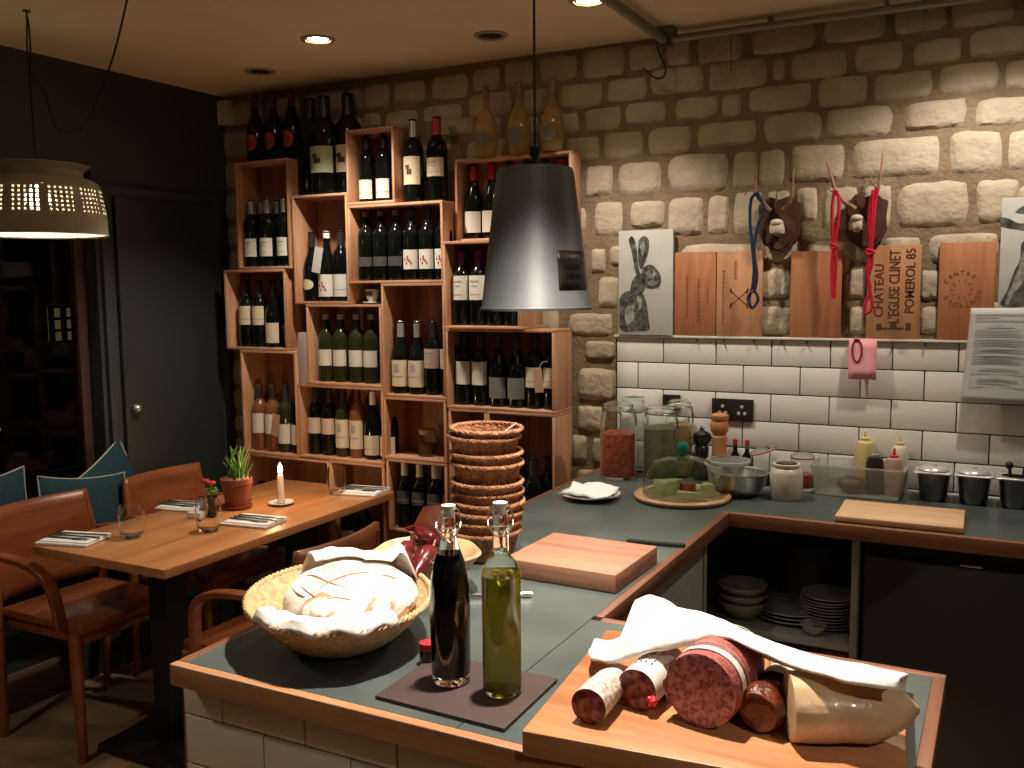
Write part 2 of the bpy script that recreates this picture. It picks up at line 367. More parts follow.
# white tiles
tl = MB(); T0 = 1.405
xl = ony(617.4, 370, 0).x
for r in range(6):
    zt = T0-.0 if r == 0 else 1.41-.1*r; zb_ = 1.41-.1*(r+1); x = -.2+(.1 if r % 2 else 0)
    zb_ = max(zb_, .895)
    if zt-zb_ < .01: continue
    while x < XR:
        a, b = max(x, xl), min(x+.2, XR)
        if b-a > .015: tl.box(((a+b)/2, -.003, (zt+zb_)/2), (b-a-.0035, .014, zt-zb_-.0035), None, .003)
        x += .2
struct('wall_back_tiles', tl, M_tile)
struct('trim_1', MB().b2((xl-.004, -.004, .86), (XR, .013, 1.408)), M_grout)
struct('trim_2', MB().b2((xl-.006, -.021, 1.405), (XR, .012, 1.414), .002), M_ledge)
# hooks under the ledge
for k, px in enumerate((697, 723.7, 754, 781.7, 806, 893, 925)):
    p = ony(px, 342, -.02)
    h = MB().tube([(p.x, -.0145, 1.404), (p.x, -.0145, 1.397)], .004).tube(smoothpath([(p.x, -.014, 1.397), (p.x, -.020, 1.393), (p.x, -.023, 1.398)], 4), .003)
    wh = ['left edge of the pale text board', 'left end of the crossed stamp board', 'blue ribbon', 'gap between the antlers', 'brown board with shadow stripe', 'Pomerol board', 'right end of the Pomerol board'][k]
    solo('ledge_hook', h, M_dsteel, f'small grey hook under the white ledge, below the {wh}', 'hook', group='small hooks under the tile ledge')

# outside: far lit window
bw = thing('lit_window', 'small six-pane warm lit window seen far outside through the dark glass', 'window', onx(63, 342, -6))
mb = MB()
a = onx(50.5, 307, -6); b = onx(76.5, 341, -6)
bwf = MB(); H = a.z-b.z; Wd = b.y-a.y
for i in range(3):
    zz = b.z+H*i/2; 
for i in range(4): bwf.box((-6, (a.y+b.y)/2, b.z+H*i/3), (.05, Wd+.03, .025))
for i in range(3): bwf.box((-6, a.y+Wd*i/2, (a.z+b.z)/2), (.05, .025, H+.03))
part('window_frame', bwf, M_black, bw); part('lit_pane', MB().b2((-6.05, a.y, b.z), (-6.04, b.y, a.z)), M_lit, bw)
solo('house_facade', MB().b2((-6.4, -9, 0), (-6.2, 8, 5)), M_night, 'black house facade outside, barely visible in the night', 'house')
solo('street_ground', MB().b2((-6.2, -9, -.1), (XL-.32, 8, -.02)), M_night, 'black street ground outside the window', 'ground')

# ---------------------------------------------------------------- lights
def spot(loc, e, ang=110, blend=.6, col=(1, .87, .73), rad=.03, aim=None, parent=None):
    l = bpy.data.lights.new('spot', 'SPOT'); l.energy = e; l.spot_size = R(ang); l.spot_blend = blend; l.color = col; l.shadow_soft_size = rad
    o = bpy.data.objects.new('spot_light', l); C.objects.link(o); o.location = loc
    if aim: o.rotation_euler = (Vector(aim)-Vector(loc)).to_track_quat('-Z', 'Y').to_euler()
    return o
def point(loc, e, col=(1, .87, .73), rad=.03):
    l = bpy.data.lights.new('point', 'POINT'); l.energy = e; l.color = col; l.shadow_soft_size = rad
    o = bpy.data.objects.new('bulb_light', l); C.objects.link(o); o.location = loc; return o
M_trim = mat('downlight_trim', (.34, .29, .21), .4)
def downlight(p, lit, label, e=0, ang=110, aim=None, blend=.6, r=.045):
    t = thing('downlight', label, 'ceiling light', (p[0], p[1], ZC), group='recessed ceiling downlights')
    part('trim_ring', MB().lathe([(r, -.001), (r+.002, -.006), (r+.016, -.006), (r+.018, -.0005), (r+.018, .0)], n=28), M_trim, t, False)
    m = MB().lathe([(r, -.002), (r*.85, .0-.0015), (r*.8, -.0012)], n=28)
    part('reflector', m, M_dsteel if not lit else M_steel, t, False)
    part('lamp', MB().lathe([(0, -.0022), (r*.8, -.0018)], n=24), M_glow if lit else M_black, t, False)
    if e: spot((p[0], p[1], ZC-.03), e, ang, blend, aim=aim)
P1 = onz(318, 39, ZC); P2 = onz(491, 35, ZC); P3 = onz(260, 71, ZC); P4 = onz(588, 0, ZC)
downlight(P1, True, 'lit recessed ceiling spotlight in front of the crate wall, left of the grey pendant', 70, 110, (P1.x-.1, P1.y+.15, 0))
downlight(P2, False, 'unlit recessed ceiling spotlight left of the pendant cord near the stone wall')
downlight(P3, False, 'unlit recessed ceiling spotlight above the top left wine crates')
downlight(P4, True, 'lit recessed ceiling spotlight cut by the top edge of the photo', 48, 110, (P4.x-.12, P4.y+.12, 0))
downlight((1.30, -.46), True, 'lit ceiling spotlight over the back worktop right of the photo', 42, 128, (1.24, -.32, .0), .55)
downlight((.62, -1.84), True, 'lit ceiling spotlight straight over the front worktop', 250, 78, (.55, -1.93, .9), .7)
downlight((-1.2, -3.0), True, 'added fill spotlight in the ceiling, unseen behind the dining table near the camera side', 34, 120)  # no known fitting here: added out of view to fill the room
downlight((2.3, -3.2), True, 'added fill spotlight in the ceiling, unseen behind and right of the camera', 55, 130)  # second added fill lamp, unseen; also brightens the fridge and crockery shelf

# ---------------------------------------------------------------- pendants
# zinc bucket pendant
pc = ony(536, 300, -1.3); px_, py_ = pc.x, pc.y; zb0 = ony(536, 309.5, -1.3).z; zt0 = ony(536, 169, -1.3).z
t = thing('pendant_lamp', 'large grey zinc bucket-shaped pendant lamp hanging over the worktop', 'lamp', (px_, py_, zb0))
H = zt0-zb0; rb, rt = .134, .092
part('lamp_shade', MB().lathe([(rb-.003, 0), (rb+.003, -.001), (rb+.004, .005), (rb, .009), (rt+.002, H-.008), (rt-.002, H), (rt-.02, H+.003), (.012, H+.005), (.012, H+.002), (rt-.02, H-.001), (rt-.005, H-.004), (rb-.004, .008), (rb-.003, 0)], n=64), M_zinc, t, False)
part('cord_grip', MB().lathe([(.0, H), (.012, H), (.012, H+.018), (.008, H+.02), (.008, H+.03), (.013, H+.03), (.013, H+.052), (.004, H+.054), (0, H+.054)], n=20), M_black, t, False)
part('cord', MB().tube([(0, 0, H+.05), (0, 0, ZC-zb0-.002)], .0035, 8), mat('brown_flex', (.03, .014, .01), .6), t, False)
part('ceiling_rose', MB().lathe([(0, ZC-zb0-.03), (.03, ZC-zb0-.028), (.045, ZC-zb0-.0), (0, ZC-zb0)], n=24), M_black, t, False)
# riveted plate with unreadable mark on the shade
d = Vector((CAM.x-px_, CAM.y-py_)); aim_a = math.atan2(d.y, d.x)+R(47)
pl = MB()
def plate(u, v):
    a = aim_a+(u-.5)*.78; zz = .048+v*.092; r = rb+(rt-rb)*(zz/H)+.0025; return (r*math.cos(a), r*math.sin(a), zz)
pl.grid(plate, 12, 4)
po = part('name_plate', pl, mat('plate_bronze', (.055, .042, .03), .4, .6, var=.3, scale=30), t, False); solidify(po, .002)
mk = MB()
for i in range(5):
    a = aim_a-.2+i*.09
    for q in range(2):
        zz = .08+q*.022; r = rb+(rt-rb)*(zz/H)+.0035
        mk.box((r*math.cos(a), r*math.sin(a), zz), (.002, .009, .012), Matrix.Rotation(a, 3, 'Z'))
part('plate_mark', mk, M_black, po, False)
part('bulb', MB().sphere((0, 0, H-.12), .03, 12).lathe([(.014, H-.09), (.014, H-.01)], n=16), M_bulb, t, False)
spot((px_, py_, zb0+H-.16), 22, 150, .3)
point((px_, py_, zb0+H-.19), 2, rad=.02)
# perforated colander pendant
lc = ony(38, 200, -1.33); zr = ony(38, 236, -1.33).z; ztop = ony(38, 164, -1.33).z; k = (ztop-zr)
t = thing('pendant_lamp', 'cream perforated enamel pendant lamp like an upturned colander, over the dining table', 'lamp', (lc.x, lc.y, zr))
RS = .208
prof = [(RS-.002, 0), (RS+.003, 0), (RS, .01), (RS-.002, k*.30)]
pun = MB()
def rad(zz):
    f = zz/k
    if f < .30: return RS-.002*f/.3
    if f < .62: return RS-.002-.012*((f-.3)/.32)
    q = min(1, (f-.62)/.2); return (RS-.014)-(RS-.014-.140)*(1-math.sqrt(max(0, 1-q*q)))
# perforated band as a real grid with holes left out
z0, z1 = k*.27, k*.66
NB = 12; cols = []
nper = 5; unit = 2*PI/NB/(nper*2+2.2)
shade = MB()
shade.lathe([(RS+.0035, 0), (RS+.001, .004), (RS, .012), (RS-.001, z0)], n=120)
angs = []
for b_ in range(NB):
    a = 2*PI*b_/NB
    for q in range(nper): angs.append((a+(2*q+.1)*unit+unit*1.1, a+(2*q+.95)*unit+unit*1.1))
rows = 6; hr = (z1-z0)/(rows*2+1)
edges_a = sorted({0.0} | {x for p in angs for x in p}); holes_a = {round(p[0], 6) for p in angs}
for i, a in enumerate(edges_a):
    b_ = edges_a[i+1] if i+1 < len(edges_a) else 2*PI+edges_a[0]
    for r_ in range(rows*2+1):
        hole = (round(a, 6) in holes_a) and r_ % 2 == 1
        za, zb_ = z0+r_*hr+(.12*hr if r_ % 2 == 0 and 0 else 0), z0+(r_+1)*hr
        if hole: continue
        shade.add([(rad(za)*math.cos(a), rad(za)*math.sin(a), za), (rad(za)*math.cos(b_), rad(za)*math.sin(b_), za), (rad(zb_)*math.cos(b_), rad(zb_)*math.sin(b_), zb_), (rad(zb_)*math.cos(a), rad(zb_)*math.sin(a), zb_)], [[0, 1, 2, 3]])
shade.lathe([(rad(z1), z1), (rad(k*.74), k*.74), (.165, k*.785), (.145, k*.80), (.140, k*.82), (.140, k*.90), (.158, k*.97), (.162, k*.98), (.155, k*.99), (.138, k*.90), (.05, k*.86), (.02, k*.86)], n=96)
part('lamp_shade', shade, M_enamel, t, False)
part('inner_shade', MB().lathe([(RS-.006, .004), (RS-.006, z0-.004)], n=96), M_enamel_in, t, False)
part('bulb', MB().sphere((0, 0, k*.52), .038, 14).lathe([(.016, k*.7), (.016, k*.86)], n=16), M_bulb, t, False)
cp = MB(); hk = onz(30, 15, ZC)
cp.tube([(0, 0, k*.86), (-.002, -.0, ZC-zr-.19)], .0035); cp.tube(smoothpath([(0, 0, ZC-zr-.19), (.008, 0, ZC-zr-.12), (.006, 0, ZC-zr-.04), (0, 0, ZC-zr-.03), (-.008, 0, ZC-zr-.12), (0, 0, ZC-zr-.19)], 5), .0028)
part('cord', cp, M_black, t, False)
sw = [Vector((0, 0, ZC-zr-.19))]
q = onz(128, -5, ZC); q = Vector((q.x-lc.x, q.y-lc.y, ZC-zr-.002))
e1 = ony(112, 60, -1.28)-Vector((lc.x, lc.y, zr)); e2 = ony(85, 125, -1.30)-Vector((lc.x, lc.y, zr)); e3 = ony(58, 128, -1.31)-Vector((lc.x, lc.y, zr)); e4 = ony(45, 95, -1.32)-Vector((lc.x, lc.y, zr))
part('slack_cord', MB().tube(smoothpath([sw[0], e4, e3, e2, e1, q], 8), .0033), M_black, t, False)
part('hook', MB().tube([(0, 0, ZC-zr-.04), (0, 0, ZC-zr)], .003).lathe([(.012, ZC-zr-.004), (.012, ZC-zr)], n=12), M_black, t, False)
point((lc.x, lc.y, zr+k*.52), 15, rad=.04)

# ---------------------------------------------------------------- conduit, bracket, corner box
t = thing('ceiling_conduit', 'grey metal conduit pipe along the top of the stone wall with bracket', 'pipe', (.23, -.1, 2.44))
p0 = Vector((.225, -.09, 2.462))
part('pipe', MB().tube([p0, (2.9, -.09, 2.462)], .013, 12).tube([(.25, -.055, 2.478), (2.9, -.055, 2.478)], .006, 8), M_grey, t)
part('branch_pipe', MB().tube([(.21, -.75, 2.475), p0], .017, 12), M_grey, t)
part('bracket', MB().box((p0.x+.01, p0.y-.02, 2.482), (.07, .05, .035), None, .004).box((p0.x, p0.y, 2.455), (.05, .04, .035), None, .006), M_dsteel, t)
for px in (772, 887, 925):
    x = ony(px, 15, -.06).x; part('pipe_clip', MB().box((x, -.065, 2.472), (.012, .06, .04), None, .002), M_dsteel, t)
c1 = [ony(656, 32, -.1), ony(658, 50, -.09), ony(665, 66, -.08), ony(664, 76, -.08), ony(655, 78, -.09), ony(643, 68, -.1)]
solo('wire_hook', MB().tube(smoothpath(c1, 6), .0035), M_black, 'black curved wire end hanging from the conduit bracket', 'cable')
for px, y0, y1, lb in ((731, 36, 70, 'left'), (925, 0, 36, 'right')):
    a = ony(px, y0, -.05); b = ony(px, y1, -.05)
    solo('hanging_wire', MB().tube([a, b], .002).sphere(b, .005, 6), M_dsteel, f'short thin wire hanging from the {lb} part of the wall conduit', 'cable')
solo('corner_sensor', MB().b2((XL+.003, -.04, 2.365), (XL+.075, .0, 2.475), .006), M_offw, 'small off-white box fixed high in the corner under the ceiling', 'box')

# ---------------------------------------------------------------- crates
DY = .18
CR = {}
def crate(key, x0, x1, y0, y1, desc, Y=-DY, ends='side', divider=None):
    ym, xm = (y0+y1)/2, (x0+x1)/2
    xa, xb = ony(x0, ym, Y).x, ony(x1, ym, Y).x; za, zb_ = ony(xm, y1, Y).z, ony(xm, y0, Y).z
    CR[key] = [xa, xb, za, zb_, desc, Y]
# measured faces, then snapped to their neighbours below
crate('A', 236, 289, 160, 269, 'tall crate top left')
crate('B', 293, 348, 194, 304, 'crate with flip-top bottle')
crate('C', 345, 394, 128, 204, 'narrow topmost crate')
crate('D', 347, 443, 204, 283, 'wide crate below the two magnums')
crate('F', 307, 382, 306, 386, 'crate of pale green bottles')
crate('G', 382, 447, 284, 398, 'crate left of the grey lamp rim')
crate('H', 298.5, 384, 387, 461, 'crate of amber and dark bottles above the table')
crate('L', 225, 286, 271, 350, 'crate jutting out left')
crate('M', 242, 297, 351, 455, 'tall crate behind the candle')
crate('N', 245, 330, 457, 545, 'low crate behind the plant')
crate('O', 331, 385, 463, 575, 'low crate behind the table end')
crate('P', 384, 446, 400, 461, 'small crate holding the glass jar')
crate('Q', 387, 447, 463, 536, 'crate of white-capped bottles')
crate('I', 455, 571.5, 155, 240, 'crate behind the top of the grey lamp', -.11)
crate('J', 443, 520, 242, 329, 'crate of purple-capped bottles', -.215)
crate('K', 446, 554.5, 331, 411, 'crate under the grey lamp')
crate('S', 449, 487, 411, 500, 'crate behind the basket stack')
crate('T', 488, 555, 411, 520, 'lower right crate beside the basket stack')
def setc(k, **kw):
    for n, v in kw.items(): CR[k]['xa xb za zb'.split().index(n)] = v
g = .0015
def V(k, n): return CR[k]['xa xb za zb'.split().index(n)]
# snap stacked faces so that no two crates share space
def under(lo, up): setc(lo, zb=V(up, 'za')-g)
def rightof(r, l): setc(r, xa=max(V(r, 'xa'), V(l, 'xb')+g))
XA = CR
for lo, up in (('L', 'A'), ('M', 'L'), ('N', 'M'), ('F', 'B'), ('H', 'F'), ('O', 'H'), ('P', 'G'), ('Q', 'P'), ('J', 'I'), ('K', 'J'), ('D', 'C'), ('T', 'K'), ('S', 'K')): under(lo, up)
setc('G', zb=V('D', 'za')-g)
rightof('B', 'A'); rightof('D', 'B'); rightof('C', 'B') if V('C', 'za') < V('B', 'zb') else None
setc('D', xa=V('B', 'xb')+g)
rightof('F', 'L'); setc('F', xb=min(V('F', 'xb'), V('G', 'xa')-g)); rightof('G', 'F')
setc('H', xa=max(V('H', 'xa'), V('M', 'xb')+g), xb=V('P', 'xa')-g if V('P', 'xa') < V('H', 'xb') else V('H', 'xb'))
setc('O', xa=V('N', 'xb')+g, xb=min(V('O', 'xb'), V('Q', 'xa')-g)); setc('N', zb=min(V('N', 'zb'), V('M', 'za')-g, V('H', 'za')-g))
setc('G', xb=min(V('G', 'xb'), V('K', 'xa')-g)); setc('P', xb=min(V('P', 'xb'), V('S', 'xa')-g)); setc('Q', xb=min(V('Q', 'xb'), V('S', 'xa')-g))
setc('I', xa=max(V('I', 'xa'), V('D', 'xb')+g)); setc('D', xb=min(V('D', 'xb'), V('J', 'xa')-g)); setc('G', xb=min(V('G', 'xb'), V('J', 'xa')-g))
setc('T', xa=V('S', 'xb')+g, za=.62); setc('S', za=.62)
for k in 'NOQ': setc(k, za=.40)
setc('Q', za=ony(420, 535, -DY).z)
CT = .011
def build_crate(k):
    xa, xb, za, zb_, desc, Y = CR[k]
    t = thing('wine_crate', CLAB[k], 'wooden crate', ((xa+xb)/2, Y/2, za), group='wooden wine crates on the stone wall')
    yb = -.018; bev = .0015
    part('top_board', MB().b2((xa, Y, zb_-CT), (xb, yb, zb_), bev), M_crate, t)
    part('bottom_board', MB().b2((xa, Y, za), (xb, yb, za+CT), bev), M_crate, t)
    part('side_board', MB().b2((xa, Y, za+CT), (xa+CT, yb, zb_-CT), bev), M_crate_v, t)
    part('side_board', MB().b2((xb-CT, Y, za+CT), (xb, yb, zb_-CT), bev), M_crate_v, t)
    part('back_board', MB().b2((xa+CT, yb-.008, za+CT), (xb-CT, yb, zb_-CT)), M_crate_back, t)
CLAB = {'A': 'tall upright pine wine crate nearest the dark wall, five pale-capped bottles inside',
 'B': 'upright pine crate under the giant bottles, flip-top bottle with paper tag inside', 'C': 'narrow topmost pine crate holding two white-labelled bottles',
 'D': 'wide pine crate holding six bottles, directly under the narrow crate and magnums', 'F': 'pine crate with four pale green bottles, under the flip-top bottle crate',
 'G': 'tall pine crate with empty top half, two cream-labelled bottles, left of grey lamp', 'H': 'wide pine crate behind the candle glass, amber and dark bottles side by side',
 'L': 'pine crate jutting furthest left over the dark wall, half-way up', 'M': 'upright pine crate directly behind the candle, rosé bottles with black caps',
 'N': 'low dark crate behind the terracotta pot at table height', 'O': 'low crate beyond the far end of the dining table, mostly hidden',
 'P': 'small pine crate holding only a clear jar, left of the wicker stack', 'Q': 'low pine crate with a row of white-capped bottles left of wicker stack',
 'I': 'wide topmost pine crate behind the grey lamp with red-capped bottles', 'J': 'pine crate of purple-capped bottles left of the grey lamp rim',
 'K': 'wide pine crate directly below the grey lamp, bottles with a brown tag', 'S': 'narrow empty pine crate mostly hidden behind the wicker basket stack',
 'T': 'empty-topped pine crate at lower right with dark bottles right of wicker stack'}
for k in CLAB: build_crate(k)

# ---------------------------------------------------------------- bottles
BC = {}
PROF = {'bdx': [(0, .004), (.030, 0), (.0355, .002), (.0372, .008), (.0372, .185), (.036, .198), (.031, .212), (.021, .225), (.0155, .236), (.0142, .25), (.0142, .292), (.0155, .293), (.0155, .299), (0, .30)],
        'brg': [(0, .004), (.033, 0), (.039, .002), (.0405, .008), (.0405, .135), (.038, .155), (.031, .18), (.022, .205), (.0165, .225), (.0145, .245), (.0142, .292), (.0155, .293), (.0155, .299), (0, .30)],
        'flask': [(0, .004), (.030, 0), (.036, .003), (.043, .03), (.048, .07), (.048, .09), (.043, .125), (.030, .16), (.016, .185), (.0125, .20), (.0115, .26), (.0135, .262), (.0135, .272), (0, .273)]}
def prad(kind, z):
    p = PROF[kind]
    for i in range(2, len(p)-1):
        if p[i][1] <= z <= p[i+1][1]: f = (z-p[i][1])/max(1e-6, p[i+1][1]-p[i][1]); return p[i][0]+(p[i+1][0]-p[i][0])*f
    return p[4][0]
def bmesh_cached(key, fn, mats):
    if key not in BC: BC[key] = fn().mesh(key[0], mats)
    return BC[key]
def bottle(x, y, z, kind='bdx', glass=None, cap='black', lab='white', lz=(.07, .14), s=1, label='', face=0, mark=None, rnd=False, capz=.235, group='wine bottles in and on the crates'):
    glass = glass or M_wglass
    t = thing('wine_bottle', label, 'bottle', (x, y, z), face, group=group); t.scale = (s, s, s)
    def ob(name, me):
        o = bpy.data.objects.new(name, me); C.objects.link(o); o.parent = t; return o
    ob('glass', bmesh_cached(('glass', kind, glass.name), lambda: MB().lathe(PROF[kind], n=20), glass))
    if cap:
        top = PROF[kind][-1][1]; cz = capz if kind != 'flask' else .215
        ob('capsule', bmesh_cached(('capsule', kind, cap, cz), lambda: MB().lathe([(prad(kind, cz)+.0009, cz), (prad(kind, cz+.012)+.0009, cz+.012), (prad(kind, top-.012)+.0012, top-.012), (prad(kind, top-.008)+.001, top-.003), (.012, top+.0012), (0, top+.0012)], n=18), CAPS[cap]))
    if lab:
        half = R(44) if rnd else R(68); r = prad(kind, (lz[0]+lz[1])/2)+.0008
        def lm():
            m = MB()
            q = (lambda u: math.sqrt(max(.0004, 1-(2*u-1)**2))) if rnd else (lambda u: 1)
            m.grid(lambda u, v: (r*math.cos(-PI/2-half+2*half*u), r*math.sin(-PI/2-half+2*half*u), (lz[0]+lz[1])/2+(lz[1]-lz[0])*(v-.5)*q(u)), 14, 1)
            return m
        lo = ob('label', bmesh_cached(('label', kind, lab, lz, rnd), lm, LABS[lab]))
        if mark:
            def mm():
                m = MB(); rr = r+.0006; h = lz[1]-lz[0]
                def pat(a0, a1, v0, v1): m.grid(lambda u, v: (rr*math.cos(-PI/2+a0+(a1-a0)*u), rr*math.sin(-PI/2+a0+(a1-a0)*u), lz[0]+h*(v0+(v1-v0)*v)), 6, 1)
                if mark == 'lines': pat(-.5, .5, .72, .80); pat(-.35, .35, .55, .60); pat(-.6, .6, .2, .24)
                if mark == 'band': pat(-1.15, 1.15, .28, .34)
                if mark == 'dots':
                    for a, v in ((-.35, .5), (0, .62), (.25, .42), (.4, .3), (-.1, .3), (.05, .48)): pat(a-.10, a+.10, v-.06, v+.06)
                if mark == 'crest': pat(-.3, .3, .55, .85); pat(-.7, .7, .35, .40)
                if mark == 'oval': pat(-.35, .1, .55, .7); pat(-.2, .35, .35, .55)
                return m
            ob('label_print', bmesh_cached(('label_print', kind, mark, lz), mm, {'dots': LABS['red'], 'crest': M_text, 'lines': M_text, 'band': M_text, 'oval': M_brand}[mark])).parent = lo
    return t
ORD = ['leftmost', 'second from left', 'third from left', 'fourth from left', 'fifth from left', 'sixth from left']
def row(k, specs, where, y=None):
    xa, xb, za, zb_, _, Y = CR[k]; base_z = za+CT+.0005; prev = None
    for i, sp in enumerate(specs):
        px, look, kw = sp; kw = dict(kw); yy = kw.pop('y', y if y is not None else Y+.062)
        py = (ony(0, 0, 0), 0)[1]
        X = None
        ym = kw.pop('py', 300); X = ony(px, ym, yy).x
        rr = .0375*kw.get('s', 1)+(.003 if kw.get('kind') == 'brg' else 0)
        X = max(xa+CT+rr+.001, min(xb-CT-rr-.001, X))
        kw['s'] = min(kw.get('s', 1), (zb_-za-2*CT-.004)/.3015); kw.pop('py', 0)
        if prev is not None and abs(prev[1]-yy) < .03: X = max(X, prev[0]+rr*2+.0015)
        prev = (X, yy)
        bottle(X, yy, base_z, label=f'{look}, {ORD[i]} {where}', **kw)
W = dict
row('A', [(252, 'dark bottle with pale cap and white label', W(cap='silver', mark='lines', lz=(.045, .125), py=235)), (268, 'dark bottle with pale cap and white label', W(cap='silver', mark='lines', lz=(.045, .125), py=235)), (285, 'dark bottle with pale cap and white label', W(cap='silver', mark='lines', lz=(.045, .125), py=235))], 'in top left crate', -.135)
for i, px in enumerate((263, 279)):
    bottle(ony(px, 235, -.06).x, -.070, V('A', 'za')+CT+.0005, cap='silver', lab='white', label=f'pale-capped dark bottle in back row of top left crate, {("left", "right")[i]} one')
for i, px in enumerate((257, 273.5, 290)):
    X = max(-1.70, ony(px, 130, -.1).x); bottle(-1.68+i*.105, -.10, V('A', 'zb')+.0005, 'brg', cap='dred', lab='red', rnd=True, lz=(.05, .125), s=1.0, label=f'dark bottle with round red label on top left crate, {("left", "middle", "right")[i]} one')
# giant bottles on crate B
for px, yy, s, lb, label in ((311, -.065, 1.42, None, 'giant black unlabelled bottle at left behind the green-labelled giant bottle'), (325, -.118, 1.38, 'green', 'giant black bottle with pale green label left of the narrow crate'), (349, -.065, 1.42, 'cream', 'giant dark bottle half hidden behind the narrow topmost crate')):
    X = ony(px, 150, yy).x; X = min(X, V('C', 'xa')-.062)
    bottle(X, yy, V('B', 'zb')+.0005, 'bdx', cap='black', lab=lb, lz=(.065, .145), s=s, label=label, mark='oval' if lb else None).scale = (1.68, 1.68, s)
row('C', [(367, 'dark bottle with white label', W(mark='band', lz=(.015, .10), cap='black', py=170)), (384, 'dark bottle with white label', W(mark='band', lz=(.015, .10), cap='black', py=170))], 'in the narrow topmost crate')
for px, cap, lz, lab, mk_, kind, label, s in ((414, 'silver', (.065, .165), 'cream', 'oval', 'bdx', 'magnum with silver cap and tall picture label on the six-bottle crate', 1.12), (433.5, 'red', (.09, .155), 'cream', 'lines', 'bdx', 'magnum with red cap and squarer cream label on the six-bottle crate', 1.14)):
    bottle(ony(px, 170, -.11).x, -.11+(.03 if cap == 'red' else 0), V('D', 'zb')+.0005, kind, cap=cap, lab=lab, lz=lz, s=s, label=label, mark=mk_)
row('D', [(364.7, 'black bottle with dull pink cap', W(cap='pink', lab='darkband', lz=(.06, .10), py=250, capz=.27)), (379, 'black bottle with dull pink cap', W(cap='pink', lab='darkband', lz=(.06, .10), py=250, capz=.27)), (393, 'black bottle with dull pink cap', W(cap='pink', lab='darkband', lz=(.06, .10), py=250, capz=.27)),
  (405.5, 'bottle with white label and red dots', W(mark='dots', lz=(.045, .125), py=250)), (420, 'bottle with white label and red dots', W(mark='dots', lz=(.045, .125), py=250)), (434.5, 'bottle with white label and red dots', W(mark='dots', lz=(.045, .125), py=250))], 'in crate under the magnums')
row('B', [(309, 'black sloping bottle with small cream oval label', W(kind='brg', lab='cream', rnd=True, lz=(.05, .095), py=270)), (326, 'flip-top bottle with red-marked label', W(kind='brg', lab='white', mark='dots', lz=(.02, .115), cap='white', capz=.27, py=270)), (341, 'dark bottle with banded white label', W(lab='white', mark='band', lz=(.02, .115), py=270))], 'in crate under giant bottles')
tp = ony(318, 260, -.168)
solo('paper_tag', MB().box((tp.x, -.172, tp.z), (.045, .0015, .11), Matrix.Rotation(R(12), 3, 'Y')), M_canvas, 'white paper tag hanging from the flip-top bottle', 'tag')
row('L', [(247, 'dark bottle with cream label and band', W(lab='cream', mark='band', lz=(.10, .185), py=310)), (260, 'dark bottle with cream label and band', W(lab='cream', mark='band', lz=(.10, .185), py=310)), (273.5, 'sloping dark bottle with low cream label', W(kind='brg', lab='cream', lz=(.02, .11), cap='black', py=310)), (284, 'dull-labelled bottle cut by the frame', W(lab='green', lz=(.02, .10), py=310, y=-.07))], 'in far left jutting crate')
row('F', [(327, 'pale green bottle with white label', W(glass=M_gbottle, cap='silver', capz=.27, lz=(.07, .14), py=350)), (341.5, 'pale green bottle with white label', W(glass=M_gbottle, cap='silver', capz=.27, lz=(.07, .14), py=350)), (357.5, 'pale green bottle with white label', W(glass=M_gbottle, cap='silver', capz=.27, lz=(.07, .14), py=350)), (371, 'pale green bottle with white label', W(glass=M_gbottle, cap='silver', capz=.27, lz=(.07, .14), py=350))], 'in green bottle crate')
row('G', [(397.5, 'silver-capped dark bottle with cream crest label', W(cap='silver', lab='cream', mark='crest', lz=(.03, .14), kind='brg', py=360)), (412.6, 'silver-capped dark bottle with cream crest label', W(cap='silver', lab='cream', mark='crest', lz=(.03, .14), kind='brg', py=360)), (427, 'black bottle with pinkish label high up', W(lab='pink', lz=(.11, .19), mark='lines', py=360)), (441, 'black bottle with pinkish label high up', W(lab='pink', lz=(.11, .19), mark='lines', py=360))], 'in crate left of lamp')
row('J', [(452.5, 'purple-capped dark bottle with white label', W(cap='purple', mark='lines', lz=(.10, .195), py=285)), (467.8, 'purple-capped dark bottle with white label', W(cap='purple', mark='lines', lz=(.10, .195), py=285)), (481.5, 'purple-capped dark bottle with white label', W(cap='purple', mark='lines', lz=(.10, .195), py=285)), (495, 'dark unlabelled bottle behind the lamp', W(lab=None, py=285))], 'in crate left of lamp rim')
row('I', [(470.5, 'dark bottle with bright red cap and white label', W(cap='red', kind='brg', lz=(.025, .11), py=200)), (487.5, 'dark bottle with bright red cap and white label', W(cap='red', kind='brg', lz=(.025, .11), py=200)), (507, 'dark bottle hidden behind the lamp shade', W(py=200)), (526, 'dark bottle hidden behind the lamp shade', W(py=200)), (545, 'dark bottle hidden behind the lamp shade', W(py=200)), (562, 'red-capped bottle peeping above the lamp shade', W(cap='red', py=200))], 'in topmost crate')
row('K', [(462, 'dark bottle with white label', W(lz=(.085, .18), py=370)), (478.4, 'dark bottle with white label', W(lz=(.085, .18), py=370)), (495, 'dark bottle with low grey label', W(lab='grey', lz=(.035, .12), kind='brg', py=370)), (512, 'dark bottle with low grey label', W(lab='grey', lz=(.035, .12), kind='brg', py=370)), (529.5, 'black bottle with wide cream label', W(lab='cream', lz=(.085, .165), mark='band', py=370)), (547.5, 'black bottle with wide cream label', W(lab='cream', lz=(.085, .165), mark='band', py=370))], 'in crate under lamp')
tp = ony(539, 381, -.172)
tg = thing('paper_tag', 'brown paper tag on a string between the cream-labelled bottles under the lamp', 'tag', tp)
part('tag', MB().box((tp.x, -.176, tp.z), (.036, .0015, .088), Matrix.Rotation(R(-5), 3, 'Y')), M_tag, tg)
